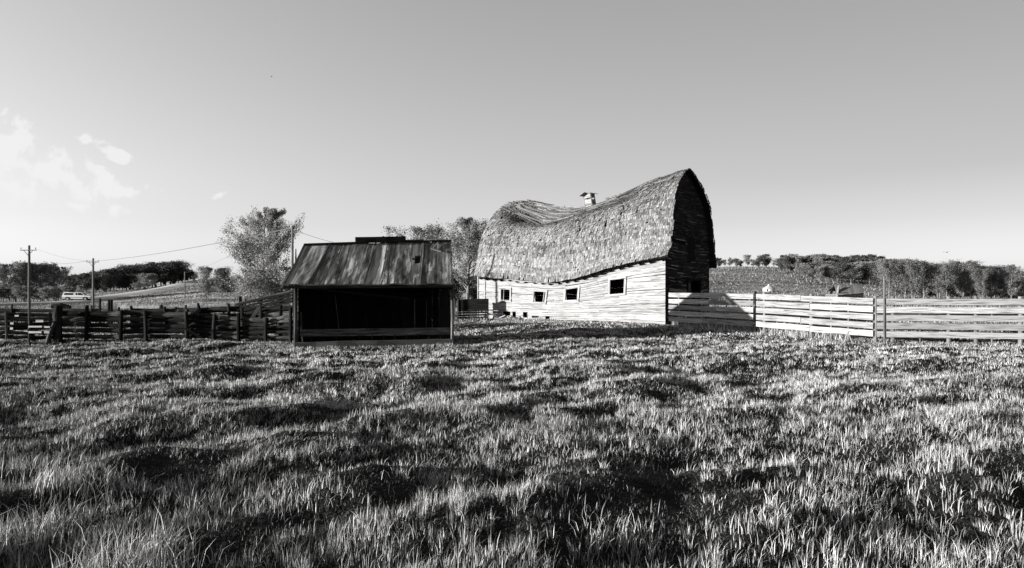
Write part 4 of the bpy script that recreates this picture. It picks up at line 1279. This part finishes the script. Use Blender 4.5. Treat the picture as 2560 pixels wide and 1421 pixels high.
side_pane([(-.18, 1.14), (-.16, 1.64), (.18, 1.65), (.2, 1.14)], 'side_window', tr)
side_pane([(.32, 1.14), (.30, 1.65), (.74, 1.66), (.92, 1.60), (1.38, 1.12)], 'side_window', tr)
mb = MB(); mb.quad([Vector((1.60, -.76, 1.10)), Vector((1.60, .76, 1.10)), Vector((1.02, .66, 1.66)), Vector((1.02, -.66, 1.66))]); mb.build('windscreen', M_glass, tr)
for x in (-1.63, 1.76):
    for s_ in (-1, 1):
        mb = MB(); mb.tube([(x, s_ * .70, .37), (x, s_ * .93, .37)], .37, 20); w_ = mb.build('wheel', M_rubber, tr)
        mb = MB(); mb.tube([(x, s_ * .86, .37), (x, s_ * .945, .37)], .2, 14); mb.build('hubcap', M_chrome, w_)
mb = MB(); mb.beam((2.78, -.88, .55), (2.78, .88, .55), .12, .16); mb.build('bumper', M_chrome, tr)
mb = MB(); mb.beam((-2.78, -.88, .55), (-2.78, .88, .55), .1, .14); mb.build('bumper', M_chrome, tr)
for s_ in (-1, 1):
    mb = MB(); mb.beam((2.73, s_ * .78 - .12, .83), (2.73, s_ * .78 + .12, .83), .03, .14); mb.build('headlight', M_lamp, tr)

# ------------------------------------------------------------------ grain bin, tumbledown log hut, hillside stumps
p = at(1922, 734, 100); zg = g1(p.x, p.y)
bn = thing('grain_bin', 'small round pale grain bin with a conical roof below the right hill', 'grain bin', loc=(p.x, p.y, zg))
hb = zz(722, 100) - zg; hr = zz(713, 100) - zg
mb = MB(); nb = 28; kr = int(hb / .12)
mb.tube([(0, 0, hb * k / kr) for k in range(kr + 1)], [.86 + .02 * (k % 2) for k in range(kr + 1)], nb); mb.build('wall', M_steel, bn, True)
mb = MB(); mb.tube([(0, 0, hb - .02), (0, 0, hr - .05), (0, 0, hr + .08)], [1.0, .16, .12], nb); mb.build('roof', M_steel, bn)
mb = MB(); mb.beam((-.45, -.76, 0.1), (-.45, -.76, hb * .8), .4, .05, up=(0, 1, 0)); mb.build('hatch', M_darkwood, bn)

hut = thing('log_hut', 'tumbledown low hut with a slumped roof at the foot of the right hill', 'hut')
Yh = 82
mb = MB()
A = at(2088, 743, Yh); 
def hq(px, py, dy=0): return at(px, py, Yh + dy)
rf = MB()
e0, e1, r0, r1 = hq(2096, 738, 0), hq(2163, 732, 0), hq(2088, 712, 1.8), hq(2158, 712, 1.8)
for k in range(14):
    a = e0.lerp(e1, k / 14.); b_ = r0.lerp(r1, k / 14.); rf.beam(a, b_, (e1 - e0).length / 14, .05, up=(0, -.4, 1))
rf.build('roof', M_post, hut)
zgh = g1(A.x, A.y) - .1
mb = MB()
for k in range(4):
    z_ = zgh + .1 + k * .22
    mb.beam((e0.x + .1, Yh + .3, z_), (e1.x - .1, Yh + .3, z_), .2, .21)
mb.build('wall', M_darkwood, hut)
mb = MB()
for k in range(3): mb.beam((e0.x + .1, Yh + .4, zgh + .1 + k * .24), (e0.x - .1, Yh + 3, zgh + .1 + k * .24), .2, .21)
mb.beam((e0.x - .25, Yh, zgh), (r0.x - .05, Yh + .8, r0.z - .2), .22, .2); mb.build('end_wall', M_post, hut)
mb = MB(); mb.beam(r0 + Vector((0, .05, 0)), (r0.x, r0.y + 1.6, zgh + .3), .3, .05); 
for k in range(10):
    a = r0.lerp(r1, (k + .5) / 10.); mb.beam(a, Vector((a.x, a.y + 1.8, a.z - .8)), .42, .05, up=(0, .4, 1))
mb.build('back_roof', M_darkwood, hut)

stp = [(1976, 688), (1979, 693), (1984, 687), (1987, 694), (1991, 703), (1995, 705), (1999, 706), (2007, 709), (2016, 703), (2027, 706), (2037, 707), (2053, 709), (2068, 709), (2085, 711), (2018, 690), (2026, 698),
       (1970, 695), (1965, 692), (2045, 700), (2049, 700), (1968, 672), (1978, 673), (1812, 686), (1903, 677), (1890, 690), (2130, 704), (2128, 712), (2066, 733), (2073, 734), (2079, 735), (2085, 735), (2165, 740), (2172, 740), (2180, 741), (2187, 741),
       (1985, 676), (1998, 683), (2010, 694), (2100, 706), (2112, 708)]
def ground_Y(px, py):
    u = (px - 1280) / F
    ys = np.linspace(40, 260, 800); zs = gz(u * ys, ys)
    rows_ = HZ - (zs - EYE) * F / ys
    k = np.where(rows_ <= py)[0]
    return float(ys[k[0]]) if len(k) else 120.0
src = None
mbs = MB(); mbs.tube([(0, 0, -.3), (.01, 0, .45), (.0, .0, .95)], [.13, .12, .1], 7, jit=.1)
for k, (px, py) in enumerate(stp):
    Y_ = ground_Y(px, py); x = (px - 1280) / F * Y_
    if src is None:
        src = mbs.build('fence_stump', M_fence); o = src
    else:
        o = src.copy(); COL.objects.link(o)
    sc = random.uniform(.6, 1.1) * Y_ / 240
    o.location = (x, Y_, g1(x, Y_)); o.scale = (sc, sc, sc * random.uniform(.8, 1.3)); o.rotation_euler = (random.uniform(-.1, .1), random.uniform(-.15, .15), random.random() * 6)
    tag(o, 'one of the many pale wooden stumps dotted over the right hillside', 'stump', 'pale stumps on the hillside')

# ------------------------------------------------------------------ trees
def tree_meshes(name, H, W, nleaf, leaf, up=.6, trunk_r=.12, clear=.2, limbs=16, bark=M_bark, leafm=M_leafmid, seed=1, top=.35, clumps=.5, multi=1, spr=.5, sub=4):
    rs = np.random.default_rng(seed); rd = random.Random(seed)
    mb = MB(); tips = []
    for mt in range(multi):
        bx = rd.uniform(-.15, .15) * W * (multi > 1); lx = rd.uniform(-.12, .12) * W * (1 + (multi > 1))
        tp = []
        for k in range(8):
            q = k / 7
            tp.append(Vector((bx + lx * q + rd.uniform(-.02, .02) * W * q, rd.uniform(-.02, .02) * W * q + bx * .4, H * .94 * q)))
        tr_ = [trunk_r * (1 - .88 * k / 7) for k in range(8)]
        mb.tube(tp, tr_, 7)
        for i in range(limbs):
            h = clear + (1 - clear) * (i + rd.random()) / limbs
            kk = min(int(h * 7), 6); base = tp[kk].lerp(tp[kk + 1], h * 7 - kk)
            # egg-shaped envelope
            e = max(.06, (1 - ((h - top) / (1 - top)) ** 2) if h > top else (.5 + .5 * (h - clear) / max(.01, top - clear)))
            L = W * .5 * (e ** .95) * rd.uniform(.7, 1.15)
            az = rd.uniform(0, 6.283); el = up * rd.uniform(.6, 1.3)
            dv = Vector((math.cos(az) * math.cos(el), math.sin(az) * math.cos(el), math.sin(el)))
            mid = base + dv * L * .5 + Vector((0, 0, .02 * H)); end = base + dv * L + Vector((0, 0, .06 * H * up))
            end.z = min(end.z, H * .93)
            r0_ = trunk_r * (1 - .85 * h) * .5
            mb.tube([base, mid, end], [r0_, r0_ * .6, r0_ * .2], 5, cap=False)
            q4 = (4 / sub) ** .7
            tips.append((mid.lerp(end, .2), L * .30 * q4)); tips.append((mid.lerp(end, .7), L * .26 * q4)); tips.append((end, L * .2 * q4))
            for j in range(sub):
                b0 = base.lerp(mid, rd.uniform(.3, 1)) if rd.random() < .4 else mid.lerp(end, rd.random())
                d2 = (dv + Vector((rd.uniform(-.8, .8), rd.uniform(-.8, .8), rd.uniform(-.2, .8)))).normalized()
                e2 = b0 + d2 * L * rd.uniform(.25, .5); e2.z = min(e2.z, H * .96)
                mb.tube([b0, e2], [r0_ * .4, r0_ * .12], 4, cap=False)
                tips.append((e2, L * .17 * (4 / sub) ** .5)); tips.append((b0.lerp(e2, .5), L * .18 * (4 / sub) ** .5))
                if sub > 4: tips.append((b0.lerp(e2, .8), L * .1))
    # leaf quads
    C = np.array([tuple(t_[0]) for t_ in tips]); S = np.array([max(t_[1], W * .03) for t_ in tips]); wgt = S ** 1.3 * rs.uniform(1 - clumps, 1 + clumps, len(S)); wgt /= wgt.sum()
    idx = rs.choice(len(C), nleaf, p=wgt)
    gn = np.clip(rs.normal(0, 1, (nleaf, 3)), -1.7, 1.7)
    pos = C[idx] + gn * S[idx][:, None] * spr * np.array([1, 1, 1.15])
    pos[:, 2] = np.maximum(pos[:, 2], H * clear * .5)
    a = rs.normal(0, 1, (nleaf, 3)); a /= np.linalg.norm(a, axis=1)[:, None]
    b_ = rs.normal(0, 1, (nleaf, 3)); b_ -= a * np.sum(a * b_, 1)[:, None]; b_ /= np.linalg.norm(b_, axis=1)[:, None]
    sz = leaf * rs.uniform(.6, 1.3, nleaf)[:, None]
    V = np.stack([pos - a * sz, pos + b_ * sz * .5, pos + a * sz, pos - b_ * sz * .5], 1).reshape(-1, 3)
    Fq = np.arange(nleaf * 4).reshape(-1, 4)
    clt = rs.uniform(0, 1, len(C))
    tone_ = np.clip(clt[idx] * .5 + rs.uniform(0, .5, nleaf), 0, 1)
    crown = np_mesh(name + '_crown', V, Fq, 4, leafm, tone_)
    o = mb.build('trunk', bark); tm = o.data; bpy.data.objects.remove(o)
    return tm, crown
def put_tree(name, meshes, label, x, y, sc=1.0, rz=None, group=None, cat='tree', zoff=-.1, sz=None):
    t_ = thing(name, label, cat, group, (x, y, g1(x, y) + zoff), random.uniform(0, 6.28) if rz is None else rz)
    t_.scale = (sc, sc, sc if sz is None else sz)
    link('trunk', meshes[0], t_); link('crown', meshes[1], t_)
    return t_
def tree_at(name, meshes, Hm, px, ytop, Y_, label, group=None, rz=None, wsc=1.0):
    """scale a tree of height Hm so that its top is at ytop"""
    p = at(px, ytop, Y_); h = p.z - g1(p.x, p.y); s_ = h / Hm
    return put_tree(name, meshes, label, p.x, p.y, s_ * wsc, rz, group, sz=s_)
random.seed(5)
big = tree_meshes('big', 9.0, 6.9, 42000, .062, .5, .17, .10, 26, M_bark, M_leaf, 3, .30, .6, 2, .56, 9)
tree_at('leafy_tree', big, 9.0, 672, 510, 58, 'big airy leafy tree behind the left end of the shed', rz=.4, wsc=.86)
shr = tree_meshes('shrub', 3.0, 3.6, 9000, .055, .5, .06, .02, 16, M_bark, M_leaf, 13, .35, .6, 3)
for (px, yt, Y_, lab) in ((632, 668, 54, 'leafy bush at the foot of the big tree on its left side'), (705, 660, 53, 'leafy bush against the shed under the big tree')):
    p = at(px, yt, Y_); h = p.z - g1(p.x, p.y); put_tree('leafy_bush', shr, lab, p.x, p.y, h / 3.0 * 1.05, cat='bush', sz=h / 3.0)
mid1 = tree_meshes('mid1', 7.5, 5.2, 17000, .055, .65, .13, .18, 22, M_palebark, M_leafmid, 21, .45, .6, 2, .52, 8)
tree_at('poplar_tree', mid1, 7.5, 1172, 536, 47, 'tall leafy poplar with a pale forked trunk beside the barn roof', rz=1.0)
mid2 = tree_meshes('mid2', 6.5, 6.5, 15000, .055, .6, .12, .2, 20, M_bark, M_leafmid, 25, .5, .6, 2, .52, 8)
tree_at('poplar_tree', mid2, 6.5, 1045, 563, 52, 'spreading tree showing above the right half of the shed roof', rz=.2, wsc=1.15)
tree_at('poplar_tree', mid1, 7.5, 1222, 568, 58, 'leafy tree half hidden by the rounded end of the barn roof', rz=3.2)
drk = tree_meshes('drk', 8.0, 5.4, 8000, .15, .6, .16, .12, 18, M_bark, M_leafdark, 31, .40, .3, 1, .95)
drk2 = tree_meshes('drk2', 8.0, 6.4, 8000, .15, .7, .16, .10, 18, M_bark, M_leafdark, 33, .45, .3, 2, .9)
drk3 = tree_meshes('drk3', 8.0, 4.8, 7000, .12, .8, .12, .18, 18, M_palebark, M_leaf, 35, .45, .4, 1, .8)
pal = tree_meshes('pal', 8.0, 4.8, 7500, .11, .9, .10, .2, 20, M_palebark, M_leaf, 37, .50, .8, 2)
pine = tree_meshes('pine', 8.0, 4.2, 7000, .13, .35, .15, .25, 22, M_bark, M_leafmid, 39, .35, .3, 1, .9)
for px, yt, Y_, m_, lab in ((1140, 690, 62, drk2, 'dark low tree in the gap between the shed and the pale trunk'), (1188, 684, 66, drk, 'dark low tree behind the gap at the left end of the barn'), (1095, 672, 70, drk2, 'dark tree low behind the shed roof')):
    tree_at('dark_tree', m_, 8.0, px, yt, Y_, lab, wsc=1.3)
# left roadside grove
for k, (px, yt, Y_, m_, lab) in enumerate([(12, 656, 122, pal, 'slender leafy tree at the extreme left edge behind the road'), (-40, 660, 124, pal, 'leafy tree just outside the left edge'), (60, 652, 126, drk3, 'leafy roadside tree left of the tall utility pole'), (88, 659, 128, pal, 'leafy roadside tree just right of the tall utility pole'), (118, 655, 130, drk3, 'tall leafy roadside tree midway between the pole and the truck'),
        (146, 664, 132, pal, 'leafy roadside tree close left of the truck'), (35, 690, 130, pal, 'low bushy tree behind the slender left trees'), (106, 700, 134, pal, 'low bushy tree filling the grove under the tall trees'), (168, 700, 138, drk3, 'low rounded tree directly behind the truck canopy'), (198, 712, 142, drk3, 'low pale bush right behind the truck cab'), (72, 705, 131, pal, 'low dark tree at the foot of the tall pole')]):
    tree_at('roadside_tree', m_, 8.0, px, yt, Y_ + 14, lab, 'leafy trees along the road at the left', wsc=1.25)
for k in range(13):
    tree_at('roadside_bush', random.choice([pal, drk3]), 8.0, -30 + k * 17 + random.uniform(-4, 4), 718 + random.uniform(-8, 8), 134 + random.uniform(-2, 3), 'low leafy bush growing under the roadside trees at the left', 'bushes under the roadside trees', wsc=2.4)
# woods on the left hill: too alike to tell apart
def wood_row(pts, group, label, name, meshes, wsc=1.4, jit=6):
    for (px, yt, Y_) in pts:
        tree_at(name, random.choice(meshes), 8.0, px + random.uniform(-2, 2), yt + random.uniform(-jit / 3, jit / 3), Y_ + random.uniform(-jit, jit), label, group, wsc=wsc)
pts = [(172, 690, 230), (186, 686, 235), (200, 690, 240), (206, 680, 225), (218, 684, 240), (232, 680, 235), (244, 676, 240), (256, 677, 236), (266, 673, 240), (276, 671, 238), (284, 674, 245), (262, 690, 228), (240, 692, 226), (292, 695, 250)]
wood_row(pts, 'dark trees in the left wood behind the truck', 'dark round-topped tree in the left wood on the skyline behind the truck', 'woodland_tree', [drk, drk2])
pts = [(306, 686, 250), (314, 670, 246), (324, 664, 250), (336, 663, 252), (346, 662, 250), (358, 664, 254), (368, 663, 250), (380, 660, 252), (392, 656, 250), (402, 658, 255), (414, 654, 250), (426, 655, 254), (436, 654, 252), (446, 662, 256), (330, 684, 240), (300, 694, 246), (312, 696, 243), (350, 686, 238), (372, 690, 236), (410, 682, 240), (430, 690, 242), (456, 672, 262), (470, 674, 266), (482, 678, 270)]
wood_row(pts, 'dark trees on the hilltop left of the distant pole', 'dark round-topped tree crowded on the hilltop above the road bend', 'woodland_tree', [drk, drk2])
tree_at('pale_bush', drk3, 8.0, 372, 683, 205, 'paler rounded tree at the front of the left hilltop wood', wsc=2.2)
tree_at('pale_bush', pal, 8.0, 346, 706, 196, 'pale low bush at the bright edge of the left hilltop wood', wsc=2.2)
for px, yt, Y_, m_, w_, lab in ((515, 664, 105, drk3, 1.15, 'narrow leafy tree standing alone right of the road crest'), (556, 669, 125, drk2, .9, 'small round tree on the skyline between the narrow tree and the big tree'), (592, 688, 120, drk, 1.4, 'small dark tree low beside the big leafy tree'), (520, 700, 98, pal, 1.3, 'low leafy bush at the foot of the narrow lone tree'), (576, 705, 128, drk, 1.5, 'low dark bush on the slope left of the big tree')):
    tree_at('lone_tree', m_, 8.0, px, yt, Y_, lab, wsc=w_)
# right crest row
for k, (px, yt, w_, lab) in enumerate([(1796, 643, 1.5, 'dark crest tree touching the barn wall edge'), (1811, 648, 1.0, 'small thin crest tree, second from the barn'), (1825, 642, 1.1, 'slender crest tree, third from the barn'), (1841, 646, 1.1, 'small round crest tree, fourth from the barn'), (1853, 650, 1.0, 'little crest tree left of the broad pair'), (1869, 636, 1.6, 'broad crest tree, left of the broad pair'), (1884, 648, 1.3, 'bushy crest tree between the broad pair'), (1897, 645, 1.2, 'dark crest tree leaning on the right broad one'), (1911, 634, 1.6, 'broad tall crest tree, right of the broad pair'), (1934, 650, 1.2, 'low crest tree left of the right wood'), (1946, 649, 1.2, 'low crest tree touching the left edge of the right wood')]):
    tree_at('crest_tree', [drk, drk3, pine, drk2][k % 4], 8.0, px, yt, 184 + (k % 3) * 3, lab, 'trees on the crest right of the barn', wsc=w_ * 1.0)
pts = []
for px in range(1958, 2215, 7):
    yt = np.interp(px, [1950, 1975, 2010, 2050, 2110, 2150, 2190, 2215], [640, 632, 640, 633, 640, 636, 636, 645])
    pts.append((px, yt, 172)); pts.append((px + 3, yt + 6, 158))
    if px > 2000: pts.append((px - 2, yt + 18, 148))
for px in range(2020, 2215, 9): pts.append((px, 655 + (px % 4) * 3, 134))
pts = [p for p in pts if p[0] < 2206]
for (a, b_, place) in ((1900, 2010, 'at its left end'), (2010, 2085, 'above the pale stumps'), (2085, 2150, 'above the tumbledown hut'), (2150, 2300, 'beside the thin pole')):
    for (y0, y1, row) in ((165, 200, 'skyline tree'), (140, 165, 'middle-rank tree'), (100, 140, 'front-edge tree')):
        sub = [p for p in pts if a <= p[0] < b_ and y0 < p[2] <= y1]
        wood_row(sub, row.replace('tree', 'trees') + ' of the right hill wood ' + place, row + ' in the right hill wood, ' + place, 'woodland_tree', [pine, drk, drk, pine, drk3], 1.35, 4)
pts = []
for px in range(2215, 2700, 8):
    yt = np.interp(px, [2215, 2250, 2300, 2330, 2400, 2440, 2500, 2560, 2700], [645, 655, 654, 660, 660, 664, 668, 678, 690])
    pts.append((px, yt, 128)); pts.append((px + 3, yt + 12, 112))
for (a, b_, place) in ((2200, 2330, 'just right of the thin pole'), (2330, 2450, 'near the tallest one'), (2450, 2800, 'towards the right edge')):
    for (y0, y1, row) in ((120, 200, 'skyline tree'), (90, 120, 'front-rank tree')):
        sub = [p for p in pts if a <= p[0] < b_ and y0 < p[2] <= y1]
        wood_row(sub, row.replace('tree', 'trees') + ' of the wood behind the aspens ' + place, row + ' in the wood behind the aspens ' + place, 'woodland_tree', [drk, drk2, drk3], 1.35, 4)
for k in range(22):
    tree_at('low_bush', random.choice([drk, drk2]), 8.0, 2236 + k * 17 + random.uniform(-4, 4), 698 + random.uniform(-6, 6), 96 + random.uniform(-4, 4), 'low dark bush in the undergrowth beneath the pale-trunked aspens', 'undergrowth bushes beneath the aspens', wsc=2.6)
asp = tree_meshes('asp', 8.0, 5.2, 9500, .085, 1.0, .11, .06, 20, M_palebark, M_leafmid, 41, .5, .8, 3)
asp2 = tree_meshes('asp2', 8.0, 4.8, 8500, .085, 1.05, .11, .10, 18, M_palebark, M_leafmid, 43, .5, .8, 1)
labs = ['leftmost aspen of the right row, close behind the thin pole', 'second aspen from the thin pole with a leaning pale trunk', 'bushy aspen third from the thin pole', 'aspen with twin pale trunks, fourth from the thin pole', 'aspen left of the dark hollow in the right row', 'low aspen over the dark hollow', 'aspen right of the dark hollow with a slanting trunk', 'tallest aspen of the right row with a straight white trunk', 'aspen just right of the tallest one', 'thin aspen fifth from the right edge',
        'thin aspen fourth from the right edge', 'aspen third from the right edge', 'aspen second from the right edge', 'aspen at the right edge', 'aspen just beyond the right edge']
for k, (px, yt) in enumerate([(2222, 650), (2240, 642), (2262, 646), (2285, 642), (2310, 656), (2345, 660), (2368, 658), (2405, 643), (2428, 655), (2455, 665), (2478, 670), (2502, 668), (2528, 664), (2552, 676), (2590, 676)]):
    tree_at('aspen_tree', asp if k % 2 else asp2, 8.0, px, yt + (-7, 3, -3, 5)[k % 4], 76 + (k % 3) * 4, labs[k], 'pale-trunked aspens behind the right fence', wsc=(1.1, 1.5, 1.25)[k % 3]).rotation_euler[0] = random.uniform(-.1, .1)

# ------------------------------------------------------------------ dry reeds, weeds
n = 2600
x = rng.uniform(-.595, -.52, n) * 46; y = rng.uniform(40, 52, n); x = rng.uniform(-.592, -.53, n) * y
V = blades(x, y, rng.uniform(.6, 1.25, n), rng.uniform(.015, .03, n), np.abs(rng.normal(.12, .1, n)), rng.uniform(.2, 1, n))
tag(link('dry_reeds', merge_blades('dry_reeds', [V], M_straw)), 'patch of tall pale dry reeds behind the log rails left of centre', 'reeds', kind='stuff')
n = 2500
x = rng.uniform(7.2, 12.0, n); y = np.interp(x, [7, 9.75, 12.45], [30.4, 27.6, 23.7]) + rng.normal(0, .35, n)
V = blades(x, y, rng.uniform(.15, .5, n), rng.uniform(.01, .02, n), np.abs(rng.normal(.4, .2, n)), rng.uniform(.2, 1, n))
tag(link('weeds', merge_blades('weeds', [V], M_blade)), 'tangled weeds growing along the foot of the plank fence', 'weeds', kind='stuff')

# ------------------------------------------------------------------ birds
for px, py, Y_, s_, lab in ((2367, 632, 60, .30, 'small dark bird in flight above the right trees'), (679, 192, 90, .22, 'tiny dark bird high in the sky above the big tree')):
    p = at(px, py, Y_)
    b_ = thing('bird', lab, 'bird', 'birds in flight', p, R(40))
    mb = MB(); mb.tube([(-.5 * s_, 0, 0), (-.2 * s_, 0, .02), (.2 * s_, 0, .02), (.45 * s_, 0, .03), (.55 * s_, 0, .03)], [.02 * s_, .1 * s_, .13 * s_, .09 * s_, .02 * s_], 8); mb.build('body', M_bird, b_)
    for sd in (-1, 1):
        mb = MB()
        for (q0, q1) in (((0, .1), (.55, .35)), ((.55, .35), (1.1, .1))):
            mb.quad([Vector((.22 * s_, sd * q0[0] * s_, q0[1] * s_)), Vector((-.15 * s_, sd * q0[0] * s_, q0[1] * s_)), Vector((-.2 * s_, sd * q1[0] * s_, q1[1] * s_)), Vector((.1 * s_, sd * q1[0] * s_, q1[1] * s_))])
        mb.build('wing', M_bird, b_)
